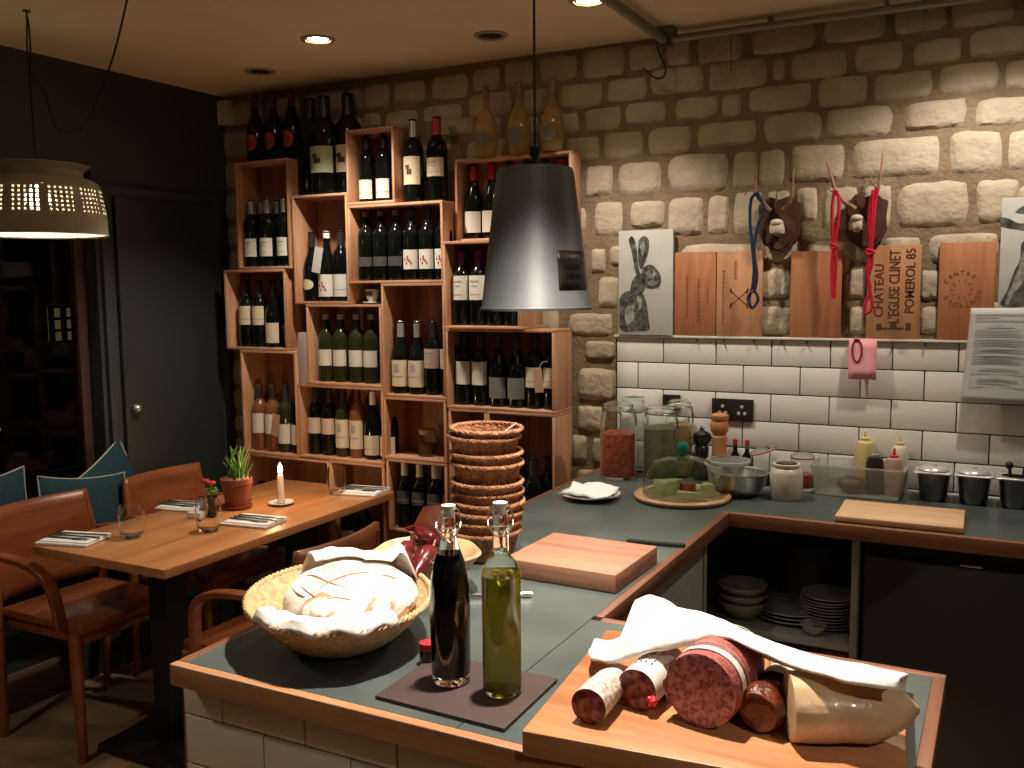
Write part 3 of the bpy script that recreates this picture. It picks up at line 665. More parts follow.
part('string', MB().tube(smoothpath([(tp.x, -.177, tp.z+.04), (tp.x+.012, -.17, tp.z+.07), (tp.x+.03, -.15, tp.z+.075)], 4), .0012, 6), M_piping, tg)
row('H', [(312.4, 'black bottle with pinkish label', W(lab='pink', lz=(.095, .165), py=425)), (325, 'black bottle with pinkish label', W(lab='pink', lz=(.095, .165), py=425)), (338, 'bottle with cream label and crest', W(lab='cream', mark='crest', lz=(.04, .165), glass=M_gbottle, py=425)), (351, 'amber bottle with cream label and crest', W(lab='cream', mark='crest', lz=(.04, .165), glass=M_rose, cap='dred', py=425)), (365.5, 'sloping black bottle with low cream label', W(kind='brg', lab='cream', mark='band', lz=(.02, .105), cap='white', py=425)), (378.5, 'sloping black bottle with low cream label', W(kind='brg', lab='cream', mark='band', lz=(.02, .105), cap='dred', py=425))], 'in crate left of the jar')
row('M', [(258.6, 'rosé bottle with black cap and white label', W(glass=M_rose, lz=(.08, .17), py=420)), (271, 'rosé bottle with black cap and hanging tag', W(glass=M_rose, lz=(.08, .17), py=420)), (283, 'green bottle with low white label', W(glass=M_gbottle, lz=(.04, .13), py=420)), (292, 'dark bottle with low white label', W(lz=(.04, .13), py=420))], 'in crate behind candle')
tp = ony(276, 425, -.172)
solo('paper_tag', MB().box((tp.x, -.176, tp.z), (.042, .0015, .10), Matrix.Rotation(R(10), 3, 'Y')), M_tag, 'brown paper tag hanging on the second rosé bottle behind the candle', 'tag')
row('N', [(257, 'dark bottle half hidden', W(lab='cream', py=500)), (273, 'dark bottle half hidden', W(lab='cream', py=500)), (290, 'dark bottle half hidden', W(lab='cream', py=500)), (308, 'dark bottle half hidden', W(lab='cream', py=500))], 'in low crate behind plant pot')
row('O', [(346, 'white-labelled bottle seen under the table end', W(lz=(.05, .13), py=530)), (360, 'cream-labelled bottle seen under the table end', W(lab='cream', lz=(.05, .13), py=530))], 'of two')
row('Q', [(403, 'white-capped black bottle with silver bands', W(cap='white', lab='darkband', lz=(.11, .17), mark='band', py=500)), (416.5, 'white-capped black bottle with silver bands', W(cap='white', lab='darkband', lz=(.11, .17), mark='band', py=500)), (431, 'white-capped black bottle with silver bands', W(cap='white', lab='darkband', lz=(.11, .17), mark='band', py=500)), (446, 'white-capped black bottle with silver bands', W(cap='white', lab='darkband', lz=(.11, .17), mark='band', py=500))], 'left of wicker stack')
T2 = CR['T']
for i, (px, yy) in enumerate(((522, -.07), (533.5, -.125), (547, -.07))):
    bottle(min(ony(px, 480, yy).x, T2[1]-CT-.04), yy, T2[2]+CT+.0005, cap='black', lab='grey' if i != 1 else 'white', lz=(.03, .10), s=1.0, mark=None, label=f'black bottle right of the wicker basket stack, {("left", "middle", "right")[i]} of three', )
# teardrop bottles on top of crate I
for i, px in enumerate((486, 519, 552)):
    bottle(ony(px, 130, -.1).x, -.10, V('I', 'zb')+.0005, 'flask', M_amber, cap='pink', lab='grey', rnd=True, lz=(.035, .095), s=1.0, label=f'amber teardrop bottle with round label on the topmost crate, {("left", "middle", "right")[i]} one', group='amber teardrop bottles on the top crate')
# cup, box, jar, yellow card
p = Vector((ony(372.5, 300, -.12).x, -.12, V('F', 'zb')+.0005))
t = thing('espresso_cup', 'small white patterned cup on a saucer in the gap between crates', 'cup', p)
part('cup', MB().lathe([(.0, .008), (.016, .008), (.018, .012), (.026, .03), (.031, .062), (.029, .062), (.024, .03), (.0, .014)], n=24), M_china, t, False)
part('saucer', MB().lathe([(0, .002), (.022, 0), (.042, .008), (.041, .010), (.02, .004), (0, .004)], n=24), M_china, t, False)
part('cup_mark', MB().grid(lambda u, v: (.0312*math.cos(-2.1+u*1.2)*(.93+.05*v), .0312*math.sin(-2.1+u*1.2)*(.93+.05*v), .035+v*.018), 6, 1), M_ink, t, False)
xa_ = V('H', 'xa')+.004; zz = V('H', 'zb')+.0005; xb_ = V('F', 'xa')-.003
t = thing('slim_box', 'slim upright pinkish-grey box standing left of the pale green bottle crate', 'box', ((xa_+xb_)/2, -.10, zz))
part('carton', MB().b2((xa_, -.17, zz), (xb_, -.03, zz+.225), .002), mat('pinkish_grey_card', (.40, .31, .29), .7), t)
tx = MB()
for i in range(3):
    for j in range(9): tx.b2((xa_+.010+i*.009, -.1712, zz+.05+j*.016), (xa_+.013+i*.009, -.1704, zz+.061+j*.016))
part('print', tx, M_text, t)
p = Vector((ony(428, 450, -.1).x, -.10, V('P', 'za')+CT+.0005))
t = thing('glass_jar', 'clear glass jar with brown contents in the small crate left of the wicker stack', 'jar', p)
part('jar_glass', MB().lathe([(0, 0), (.038, 0), (.042, .01), (.042, .075), (.036, .088), (.036, .10), (.033, .10), (.033, .088), (.038, .072), (.038, .012), (0, .006)], n=24), M_glass, t, False)
part('contents', MB().lathe([(0, .008), (.034, .008), (.035, .05), (0, .056)], n=20), M_brand, t, False)
part('lid', MB().lathe([(.037, .092), (.038, .112), (0, .114)], n=20), M_tag, t, False)
Sx = CR['S']
solo('yellow_card', MB().b2((Sx[0]+.013, -.13, V('K', 'za')-.21-.04), (Sx[0]+.03, -.05, V('K', 'za')-.08)), M_yellowbox, 'small upright yellow card left of the wicker stack in the crate', 'card')
solo('inner_shelf', MB().b2((Sx[0]+CT, -.16, V('K', 'za')-.262), (Sx[1]-CT, -.03, V('K', 'za')-.251)), M_crate, 'thin pine shelf inside the crate behind the wicker stack', 'shelf')

# ---------------------------------------------------------------- worktops and units
ZW = .9; X0, X1, X2 = -.04, .600, 1.262; YB, YFr, YI = -.56, -2.172, -1.58
t = thing('worktop', 'dark slate worktop running along the wall, down the peninsula and across the front', 'worktop', (0, -1, .86))
eth = .042; w_ = .022
part('slab', MB().b2((X0+w_, YB+w_, ZW-.04), (XR-.01, -.014, ZW)).b2((X0+w_, YFr+w_, ZW-.04), (X1-w_, YB+w_-.001, ZW)), M_slate, t)
part('front_slab', MB().b2((X1-w_+.002, YFr+w_, ZW-.04), (X2-w_, YI-w_, ZW)), M_slate, t)
part('edging', MB().b2((X1-w_, YB, ZW-eth), (XR-.01, YB+w_, ZW+.001), .003), M_edge, t, label='brown wooden edging along the back worktop')
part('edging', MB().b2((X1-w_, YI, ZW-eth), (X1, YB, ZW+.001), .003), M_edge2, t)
part('edging', MB().b2((X1, YI-w_, ZW-eth), (X2, YI, ZW+.001), .003), M_edge, t)
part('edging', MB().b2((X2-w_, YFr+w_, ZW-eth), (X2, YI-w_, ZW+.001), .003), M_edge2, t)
part('edging', MB().b2((X0, YFr, ZW-eth), (X2, YFr+w_, ZW+.001), .004), wood('front_edging_wood', (.33, .15, .07), (.52, .28, .14), 0, .5), t, label='lighter wooden front edging')
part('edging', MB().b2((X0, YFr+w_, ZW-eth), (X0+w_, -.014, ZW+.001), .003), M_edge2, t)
# tiled peninsula base
bx0 = ony(183.2, 690, YFr+.045).x; zc = ZW-eth-.001
t = thing('tiled_counter_base', 'tiled front base of the counter, large pale tiles with dark grout', 'counter', ((bx0+X2)/2, -1.9, 0))
part('base', MB().b2((bx0+.01, YFr+.055, 0), (X1-.035, -.79, zc)).b2((X1-.035, YFr+.055, 0), (X2-.05, YI-.05, zc)), M_grout, t)
tm = MB(); y_ = YFr+.050
ztop_ = ony(184, 710.8, y_).z; rows_z = [ztop_+.1-.0]+[ztop_-.1*i for i in range(0, 9)]
xj = ony(224, 705, y_).x
for i in range(len(rows_z)):
    zt = min(rows_z[i] if i else zc, zc); zt = zc if i == 0 else rows_z[i]; zb_ = rows_z[i+1] if i+1 < len(rows_z) else 0
    if i == 0: zb_ = ztop_
    elif i == 1: continue
    else: zt = rows_z[i-1]; zb_ = max(rows_z[i], 0.002)
    if zt-zb_ < .01: continue
    x = xj-.2*3+(.1 if i % 2 == 0 and i else 0) if i else xj-.6
    while x < X2-.05:
        a, b = max(x, bx0), min(x+.2, X2-.05)
        if b-a > .01: tm.box(((a+b)/2, y_, (zt+zb_)/2), (b-a-.004, .012, zt-zb_-.004), None, .002)
        x += .2
part('tiles', tm, mat('counter_tile', (.66, .60, .50), .3, var=.06, scale=5), t)
part('side_panel', MB().b2((bx0, YFr+.056, 0), (bx0+.01, -.79, zc)), M_dark, t)
part('inner_panel', MB().b2((X1-.034, YI+.0, .08), (X1-.022, -.765, zc)), M_shelf, t, label='grey panel facing the kitchen')
part('post', MB().b2((X1-.034, -.764, .0), (X1-.018, -.735, zc)), M_post, t, label='grey-green corner post')
# open shelf unit
t = thing('shelf_unit', 'open cabinet under the back worktop with crockery on a pale shelf', 'shelf unit', (.55, -.3, 0))
SX0, SX1, SY = .02, .958, -.535
part('back_panel', MB().b2((SX0, -.03, 0), (SX1, -.018, zc)), M_cab, t); part('side_panel', MB().b2((SX0-.014, SY, 0), (SX0, -.018, zc)), M_cab, t)
part('shelf', MB().b2((SX0, SY, .51), (SX1, -.032, .535), .002), M_shelf, t); part('bottom_panel', MB().b2((SX0, SY, .06), (SX1, -.032, .08)), M_cab, t)
part('post', MB().b2((SX1+.001, SY-.012, 0), (SX1+.022, -.018, zc), .002), M_post, t)
p = ony(850, 655, SY+.03)
solo('red_box', MB().b2((.885, SY+.02, .08), (.95, SY+.2, .49), .003), M_redbox, 'reddish-brown box under the crockery shelf beside the grey post', 'box')
t = thing('fridge', 'black under-counter fridge with a slim bright handle', 'fridge', (1.5, -.3, 0))
part('body', MB().b2((SX1+.03, SY+.045, 0), (XR-.8, -.02, zc-.004)), M_black, t)
part('door', MB().b2((SX1+.034, SY, .06), (1.62, SY+.043, .808), .006), M_fridge, t)
part('door', MB().b2((1.626, SY, .06), (XR-.8, SY+.043, .808), .006), M_fridge, t)
part('handle', MB().b2((1.245, SY-.004, .812), (1.30, SY+.01, .817), .001), M_steel, t)

# crockery
def stack(kind, n, c, r, dz, prof, m, label, group=None):
    for i in range(n):
        o = bpy.data.objects.new(kind, prof); C.objects.link(o); o.location = (c[0]+random.uniform(-.003, .003), c[1]+random.uniform(-.003, .003), c[2]+i*dz)
        tag(o, f'{label}, {NUM[i] if i < n-1 else "topmost"}', kind, group)
NUM = ['lowest of its stack', 'second from the bottom', 'third from the bottom', 'fourth from the bottom', 'fifth from the bottom', 'sixth from the bottom', 'seventh from the bottom', 'eighth from the bottom', 'ninth from the bottom', 'tenth from the bottom']
def plate_mesh(r): return MB().lathe([(0, .003), (r*.6, 0), (r*.65, .002), (r, .014), (r*.99, .017), (r*.62, .006), (0, .006)], n=40).mesh('plate', M_stoneware)
def bowl_mesh(r, h): return MB().lathe([(0, .004), (r*.4, 0), (r*.45, .004), (r*.8, h*.45), (r, h), (r*.96, h), (r*.74, h*.48), (r*.4, .012), (0, .010)], n=36).mesh('bowl', M_stoneware)
zs = .5355
pm = plate_mesh(.098); 
stack('plate', 3, (.76, -.37, zs), .12, .012, plate_mesh(.115), M_stoneware, 'dark wide plate in the middle of the open shelf', 'crockery in the open cabinet')
stack('plate', 10, (.872, -.40, zs), .09, .0098, plate_mesh(.082), M_stoneware, 'small plate in the tall pile beside the post', 'crockery in the open cabinet')
bmh = bowl_mesh(.078, .06)
stack('bowl', 3, (.618, -.44, zs), .08, .026, bmh, M_china, 'pale bowl at the left of the open shelf', 'crockery in the open cabinet')
o = bpy.data.objects.new('small_bowl', bowl_mesh(.04, .035)); C.objects.link(o); o.location = (.848, -.50, zs); tag(o, 'small grey bowl in front of the tall plate pile', 'bowl')
# big dark pot on top of the plates is at the back
t = thing('roasting_pan', 'dark round pan standing behind the small plates in the cabinet', 'pan', (.80, -.155, zs))
part('pan', MB().lathe([(0, .004), (.09, 0), (.11, .01), (.12, .20), (.115, .20), (.105, .015), (0, .008)], n=36), M_cab, t, False)
part('handle', MB().tube(smoothpath([(-.118, -.02, .16), (-.14, -.02, .2), (-.12, -.02, .25), (-.06, -.03, .27)], 5), .006), M_black, t, False)

# ---------------------------------------------------------------- things on the back worktop
def ellip(n=40): return [(math.cos(2*PI*i/n), math.sin(2*PI*i/n)) for i in range(n)]
ZT = ZW+.0008
# plate with napkin
c = Vector((.135, -.55, ZT))
pc = thing('plate', 'white plate at the left end of the back worktop, under the napkin', 'plate', c)
part('plate', MB().lathe([(0, .003), (.055, 0), (.06, .002), (.098, .016), (.097, .019), (.058, .006), (0, .006)], n=40), M_china, pc, False)
nm = MB().grid(lambda u, v: (c.x+(u-.5)*.17+.01*math.sin(v*5), c.y+(v-.5)*.15+.012*math.sin(u*6), c.z+.021+.014*abs(noise.noise(Vector((u*2.6, v*2.6, 1))))*2+.012*math.sin(u*PI)*math.sin(v*PI)-(.0)), 16, 14)
o = solo('napkin', nm, M_white, 'crumpled white napkin on the white plate beside the wine crates', 'napkin'); solidify(o, .004, 1)
# cheese dome
c = Vector((.41, -.43, ZT)); t = thing('cheese_board', 'round wooden cheese board under a glass dome', 'board', c)
part('board', MB().lathe([(0, 0), (.146, 0), (.156, .006), (.158, .013), (.153, .019), (.146, .015), (0, .015)], n=56), wood('cheese_board_wood', (.46, .26, .12), (.62, .40, .22), 0, .45), t, False)
zd = c.z+.0158
t = thing('glass_dome', 'green-tinted glass cheese dome with teal knob on the round board', 'dome', (c.x, c.y, zd))
part('dome', MB().lathe([(.128, 0), (.131, .002), (.130, .03), (.124, .062), (.110, .092), (.085, .112), (.05, .124), (.0, .127), (.0, .124), (.05, .121), (.083, .109), (.107, .09), (.121, .061), (.127, .03), (.128, 0)], n=56), M_gglass, t, False)
part('knob', MB().sphere((0, 0, .152), .021, 12).lathe([(.012, .126), (.010, .136)], n=16), M_teal, t, False)
def wedge(cx, cy, zz, L, w, h, a, m, label):
    mb = MB(); Rz = Matrix.Rotation(a, 3, 'Z'); poly = [Rz @ Vector(p)+Vector((cx, cy, zz)) for p in ((0, -w/2, 0), (L, -w*.1, 0), (L, w*.1, 0), (0, w/2, 0))]
    mb.prism(poly, (0, 0, h)); solo('cheese', mb, m, label, 'cheese', group='cheeses under the glass dome')
zz = zd+.0006
wedge(.345, -.475, zz, .085, .07, .045, R(50), M_cheesr, 'greenish-rinded cheese wedge at left under the glass dome')
wedge(.415, -.50, zz, .09, .03, .022, R(8), M_cheeser, 'thin pale cheese slice lying in front under the glass dome')
wedge(.50, -.45, zz, .055, .05, .04, R(110), M_cheeser, 'pale blocky cheese piece at right under the glass dome')
wedge(.405, -.43, zz, .05, .045, .035, R(40), M_cheesec, 'small red-wrapped cheese in the middle under the dome')
# clip-top jars
def clipjar(x, y, r, h, fillm, fh, label, tilt=False):
    t = thing('clip_top_jar', label, 'jar', (x, y, ZT), group='big glass clip-top jars')
    part('jar_glass', MB().lathe([(0, 0), (r*.92, 0), (r, .008), (r, h*.74), (r*.86, h*.84), (r*.80, h*.87), (r*.82, h*.90), (r*.77, h*.90), (r*.77, h*.86), (r*.82, h*.83), (r*.955, h*.73), (r*.955, .012), (0, .008)], n=36), M_glass, t, False)
    part('contents', MB().lathe([(0, .011), (r*.93, .011), (r*.93, fh), (r*.6, fh+.008), (0, fh+.004)], n=28), fillm, t, False)
    part('lid', MB().lathe([(0, h*.985), (r*.55, h*.98), (r*.80, h*.955), (r*.84, h*.92), (r*.80, h*.905), (r*.55, h*.945), (0, h*.95)], n=32), M_glass, t, False)
    part('clip', MB().tube([(r*.84*math.cos(a), r*.84*math.sin(a), h*.885) for a in [2*PI*i/24 for i in range(24)]], .002, 6, closed=True).tube(smoothpath([(r*.85, 0, h*.88), (r*1.05, 0, h*.8), (r*1.02, 0, h*.68), (r*.97, 0, h*.9)], 4), .0018, 6), M_dsteel, t, False)
clipjar(.095, -.20, .066, .285, M_pick, .165, 'large clip-top jar of red pickled peppers nearest the crates')
clipjar(.245, -.17, .062, .275, M_olive, .19, 'large clip-top jar of grey-green preserve behind the cheese dome')
clipjar(.285, -.075, .05, .29, M_grain, .19, 'tall clip-top jar of golden grains close to the tiles')
t = thing('glass_jar', 'clear empty jar with glass lid behind the pickled pepper jar', 'jar', (.105, -.075, ZT))
part('jar_glass', MB().lathe([(0, 0), (.045, 0), (.048, .01), (.048, .24), (.036, .262), (.04, .272), (.0, .274)], n=28), M_glass, t, False)
part('lid', MB().lathe([(.042, .264), (.043, .285), (0, .288)], n=24), M_gglass, t, False)
# mills
def lath(name, prof, m, c, label, cat): return solo(name, MB().lathe(prof, c, n=28), m, label, cat, c)
c = (ony(702, 440, -.085).x, -.085, ZT)
lath('pepper_mill', [(0, 0), (.03, 0), (.032, .01), (.026, .03), (.023, .08), (.026, .115), (.022, .12), (.024, .128), (.033, .14), (.035, .152), (.031, .165), (.015, .172), (.008, .178), (.010, .186), (.006, .192), (0, .193)], M_millb, c, 'black turned pepper mill beside the taller wooden one', 'pepper mill')
c = (ony(719.5, 430, -.085).x, -.085, ZT)
lath('pepper_mill', [(0, 0), (.034, 0), (.035, .012), (.031, .04), (.027, .09), (.026, .13), (.028, .158), (.023, .163), (.025, .17), (.031, .178), (.034, .195), (.030, .21), (.027, .214), (.033, .222), (.032, .235), (.018, .242), (0, .243)], M_millw, c, 'tall orange-brown wooden pepper mill in front of the socket', 'pepper mill')
# sockets
sx0, sx1 = ony(712, 410, -.015).x, ony(753.5, 410, -.015).x; sz0, sz1 = ony(732, 421, -.015).z, ony(735, 399, -.015).z
t = thing('wall_socket', 'dark double wall socket with white pin holes on the tiles', 'socket', ((sx0+sx1)/2, -.014, sz0))
part('plate', MB().b2((sx0, -.020, sz0), (sx1, -.0115, sz1), .002), mat('socket_bronze', (.035, .03, .025), .35, .4), t)
for cxk in (sx0+(sx1-sx0)*.27, sx0+(sx1-sx0)*.73):
    for dx, dz in ((0, .014), (-.011, -.010), (.011, -.010)):
        part('pin_hole', MB().lathe([(.0025, 0), (.0058, 0), (.0058, .002), (.0025, .002), (.0025, 0)], (cxk+dx, -.0205, (sz0+sz1)/2+dz), 14, mtx=Matrix.Rotation(R(90), 3, 'X')), M_china, t)
q0 = ony(663, 400, -.015)
solo('wall_switch', MB().b2((q0.x, -.020, q0.z-.035), (q0.x+.068, -.0115, q0.z+.022), .002), MATS['socket_bronze'], 'dark wall switch plate behind the tall grain jar', 'switch')
# two small sauce bottles
for px, cm, lb in ((734.5, M_capr, 'red'), (746.5, M_capg, 'green')):
    x = ony(px, 450, -.07).x
    t = thing('sauce_bottle', f'tiny hot sauce bottle with {"red" if lb == "red" else "green"} neck wrap behind the plastic tub', 'bottle', (x, -.06, ZT), group='tiny sauce bottles')
    part('glass', MB().lathe([(0, 0), (.018, 0), (.019, .008), (.019, .085), (.008, .105), (.007, .135), (0, .136)], n=18), M_vin, t, False)
    part('neck_wrap', MB().lathe([(.0076, .112), (.0078, .128)], n=14), M_black if lb == 'red' else M_capg, t, False)
    part('cap', MB().lathe([(.0082, .130), (.0085, .147), (0, .148)], n=14), M_capr, t, False)
# translucent tub
t = thing('plastic_tub', 'milky plastic tub behind the steel mixing bowl', 'tub', (.492, -.165, ZT))
part('tub', MB().lathe([(0, .002), (.058, 0), (.062, .004), (.070, .088), (.067, .088), (.058, .008), (0, .006)], n=32), M_milky, t, False)
part('rim', MB().lathe([(.071, .081), (.078, .083), (.078, .091), (.067, .091)], n=32), M_milky, t, False)
# steel bowl
t = solo('mixing_bowl', MB().lathe([(0, .003), (.045, 0), (.06, .008), (.082, .035), (.092, .075), (.096, .078), (.095, .081), (.088, .077), (.078, .038), (.057, .014), (0, .008)], (.565, -.295, ZT), 48), M_steel, 'stainless steel mixing bowl between the cheese dome and white jar', 'bowl', (.565, -.295, ZT))
# white jar
c = Vector((.715, -.285, ZT)); t = thing('ceramic_jar', 'white stoneware jar with rolled rim beside the steel bowl', 'jar', c)
part('jar', MB().lathe([(0, 0), (.048, 0), (.052, .006), (.053, .085), (.047, .099), (.040, .104), (.040, .108), (.044, .110), (.044, .116), (.036, .117), (.035, .104), (.045, .09), (.047, .01), (0, .008)], n=40), mat('cream_stoneware', (.56, .52, .44), .25, var=.05), t, False)
part('lid', MB().lathe([(0, .121), (.028, .120), (.034, .114), (.034, .110)], n=30), M_glass, t, False)
# two preserve jars with red seals
for x, y, r, h, ti, lb in ((.605, -.13, .052, .115, 18, 'preserve jar with tilted open lid and red seal behind the steel bowl'), (.735, -.12, .045, .12, 0, 'clip-top preserve jar with red contents behind the white jar')):
    t = thing('preserve_jar', lb, 'jar', (x, y, ZT))
    part('jar_glass', MB().lathe([(0, 0), (r*.92, 0), (r, .008), (r, h*.7), (r*.85, h*.82), (r*.85, h*.88), (r*.78, h*.88), (r*.78, h*.82), (r*.93, h*.69), (r*.93, .012), (0, .008)], n=32), M_glass, t, False)
    part('contents', MB().lathe([(0, .01), (r*.9, .01), (r*.9, h*.45), (0, h*.47)], n=24), MATS['pickled_peppers'] if ti == 0 else M_sauce, t, False)
    Mx = Matrix.Rotation(R(-ti), 4, 'Y'); Mx.translation = (0, 0, h*.90+(r*.3 if ti else 0))
    lid = part('lid', MB().lathe([(0, .018), (r*.6, .018), (r*.9, .010), (r*.92, .004), (r*.8, .003)], n=28, mtx=Mx), M_glass, t, False)
    part('seal', MB().lathe([(r*.78, .0), (r*.88, .0), (r*.88, .004), (r*.78, .004), (r*.78, 0)], n=28, mtx=Mx), M_capr, lid, False)
# clear container with contents
bx0_, bx1_, by0_, by1_ = .79, 1.05, -.19, -.055
def tub(x0, x1, y0, y1, z0, h, t_, flare):
    m = MB()
    def ring(z, e): return [(x0-e, y0-e, z), (x1+e, y0-e, z), (x1+e, y1+e, z), (x0-e, y1+e, z)]
    prof = [ring(z0, 0), ring(z0+h, flare), ring(z0+h, flare+.008), ring(z0+h-.004, flare+.008), ring(z0+h-.004, flare-.0), ring(z0+h-.004, flare-t_), ring(z0+t_, -t_)]
    vs = [p for r_ in prof for p in r_]; fs = []
    order = [0, 1]
    # outer wall, lip, inner wall
    seq = [0, 4, 3, 2, 1, 5, 6] if False else [0, 1, 2, 3]
    vs = ring(z0, 0)+ring(z0+h-.004, flare)+ring(z0+h-.004, flare+.008)+ring(z0+h, flare+.008)+ring(z0+h, flare-t_)+ring(z0+t_, -t_)
    for k in range(5):
        for i in range(4): fs.append([k*4+i, k*4+(i+1) % 4, (k+1)*4+(i+1) % 4, (k+1)*4+i])
    fs += [[3, 2, 1, 0], [20, 21, 22, 23]]
    return m.add(vs, fs, 0, False)
t = solo('food_container', tub(bx0_, bx1_, by0_, by1_, ZT, .105, .003, .012), M_plastic, 'clear rectangular plastic container on the back worktop', 'container', ((bx0_+bx1_)/2, (by0_+by1_)/2, ZT))
solo('wrapped_food', MB().sphere((.895, -.125, ZT+.033), .04, 12, sc=(1.15, .9, .7), fn=lambda d: 1+.15*noise.noise(d*2.5)), mat('brown_wrapped_food', (.12, .05, .035), .4, var=.4), 'brown wrapped food lying in the clear container', 'food')
# squeeze bottles standing in the container
for x, y, r, h, m, cm, lb, nz in ((.925, -.038, .033, .190, M_yel, M_yel, 'yellow squeeze bottle standing tallest behind the clear container', .018), (1.035, -.036, .028, .180, mat('cream_squeeze', (.62, .58, .44), .4), M_yel, 'cream squeeze bottle behind the pinkish one', .016), (.965, -.10, .029, .140, M_sauce, M_milky, 'dark sauce squeeze bottle in the clear container', .03), (1.024, -.10, .029, .140, M_ketch, M_capr, 'pinkish squeeze bottle with red tip in the clear container', .022)):
    t = thing('squeeze_bottle', lb, 'bottle', (x, y, ZT+(.0035 if y < -.05 else 0)), group='squeeze bottles by the clear container')
    part('bottle', MB().lathe([(0, 0), (r*.95, 0), (r, .006), (r, h*.72), (r*.8, h*.86), (r*.45, h*.90), (0, h*.90)], n=24), m, t, False)
    part('nozzle', MB().lathe([(r*.5, h*.90), (r*.5, h*.94), (.006, h*.96), (.003, h*.96+nz), (0, h*.96+nz)], n=16), cm, t, False)
# steel pots
M_rim = mat('pale_steel_rim', (.62, .62, .60), .3, .35)
for i, (px, lb) in enumerate(((934, 'left steel pot with square rim and lid, next to the clear container'), (972.5, 'middle steel pot with square rim and lid at the tiles'), (1010, 'right steel pot with tongs sticking out, at the photo edge'))):
    x = onz(px, 500, ZW).x; x = 1.145+i*.117; y = -.10
    t = thing('steel_pot', lb, 'pot', (x, y, ZT), group='steel pots at the tiles')
    part('pot', MB().lathe([(0, .002), (.036, 0), (.040, .005), (.050, .095), (.047, .095), (.037, .007), (0, .005)], n=32), M_dsteel, t, False)
    fl = MB(); n = 32
    def sq(u, v):
        a = 2*PI*u; c_, s_ = math.cos(a), math.sin(a); k_ = .056/max(abs(c_), abs(s_)); r0 = .046; f = v
        return ((r0+(k_-r0)*f)*c_, (r0+(k_-r0)*f)*s_, .097)
    fl.grid(sq, 64, 2); q_ = part('square_rim', fl, M_rim, t, False); solidify(q_, .005)
    part('lid', MB().lathe([(0, .117), (.008, .117), (.010, .110), (.03, .112), (.042, .106), (.046, .099)], n=32) if i < 2 else MB().lathe([(.040, .0975), (.046, .100), (.046, .0975)], n=32), M_rim, t, False)
    if i == 2:
        solo('tongs', MB().tube([(x-.01, y, ZT+.012), (x-.02, y-.03, ZT+.135)], .005).sphere((x-.02, y-.03, ZT+.135), .012, 8).tube([(x+.01, y, ZT+.012), (x+.022, y-.02, ZT+.125)], .005), M_black, 'black-handled tongs standing in the right steel pot', 'tongs')
# cutting board
zc_ = ZT
cbm = MB(); pts = [onz(846, 499, .918), onz(969, 509, .918), onz(961, 528, .918), onz(833, 516, .918)]
cx = sum(p.x for p in pts)/4; cy = sum(p.y for p in pts)/4
solo('cutting_board', MB().box((cx, cy-.008, ZT+.010), (.345, .235, .018), Matrix.Rotation(R(1), 3, 'Z'), .005), M_cboard, 'pale beech cutting board on the back worktop at right', 'cutting board')

# ---------------------------------------------------------------- peninsula things
cbx = [(.276, -1.149), (.573, -1.160), (.567, -1.435), (.275, -1.405)]
solo('bread_board', MB().box((.424, -1.29, ZT+.0225), (.295, .27, .045), Matrix.Rotation(R(-1.5), 3, 'Z'), .004), M_bboard, 'thick brown butcher block board on the peninsula beside the wicker stack', 'chopping board')
solo('black_knife', MB().box((.515, -1.0, ZT+.005), (.16, .016, .010), Matrix.Rotation(R(8), 3, 'Z'), .003), M_black, 'slim black strip of a knife lying behind the butcher block', 'knife')
a = Vector((.25, -1.62, ZT+.0065)); b = Vector((.405, -1.53, ZT+.0065))
t = thing('table_knife', 'steel rod of a knife lying behind the two swing-top bottles', 'knife', a)
part('handle', MB().tube([a+(b-a)*.72, b], [.0062, .0062], 10), M_steel, t); part('blade', MB().tube([a, a+(b-a)*.72], .004, 8), M_dsteel, t)
# wicker stack
WK = {}
def basket_mesh(r, h):
    prof = [(0, .004), (r*.70, .004)]+[(r*.72+(r*.97-r*.72)*(i/18)**.75, .004+h*.9*i/18) for i in range(19)]
    def fn(rr, z, a): return rr+(.0016*math.sin(a*36)+.0014*math.sin(a*18)*math.cos(z*520) if rr > r*.67 else 0)
    m = MB().lathe(prof, n=144, fn=fn)
    return m
def rope_ring(m, r, z, th, tw=34):
    for ph in (0, PI):
        m.tube([((r+th*.6*math.cos(a*tw+ph))*math.cos(a), (r+th*.6*math.cos(a*tw+ph))*math.sin(a), z+th*.6*math.sin(a*tw+ph)) for a in [2*PI*i/170 for i in range(170)]], th*.75, 6, closed=True)
bm_me = basket_mesh(.091, .078).mesh('basket_body', M_wicker); rim = MB(); rope_ring(rim, .091, .074, .0048); rm_me = rim.mesh('rim', M_wicker)
sc = onz(486, 566, ZW); ys = [557, 546, 533, 522, 508, 490, 476, 462, 448]
levels = [0, .026, .052, .078, .104, .130, .178, .204, .246, .266]
SN = ['lowest', 'second lowest', 'third lowest', 'fourth lowest', 'fifth lowest', 'fifth highest', 'fourth highest', 'third highest', 'second highest', 'topmost']
bcx, bcy = sc.x-.036, sc.y+.070
for i, lv in enumerate(levels):
    t = thing('wicker_basket', f'small round brown wicker basket in the stack, {SN[i]} one', 'basket', (bcx+random.uniform(-.004, .004), bcy+random.uniform(-.004, .004), ZT+lv), random.uniform(0, 6), 'stack of round wicker bread baskets')
    t.rotation_euler = (random.uniform(-.02, .02), random.uniform(-.02, .02), t.rotation_euler.z)
    for n_, me in (('basket_body', bm_me), ('rim', rm_me)):
        o = bpy.data.objects.new(n_, me); C.objects.link(o); o.parent = t
t['label'] = 'topmost small round brown wicker basket of the stack, loose cane sticking out'
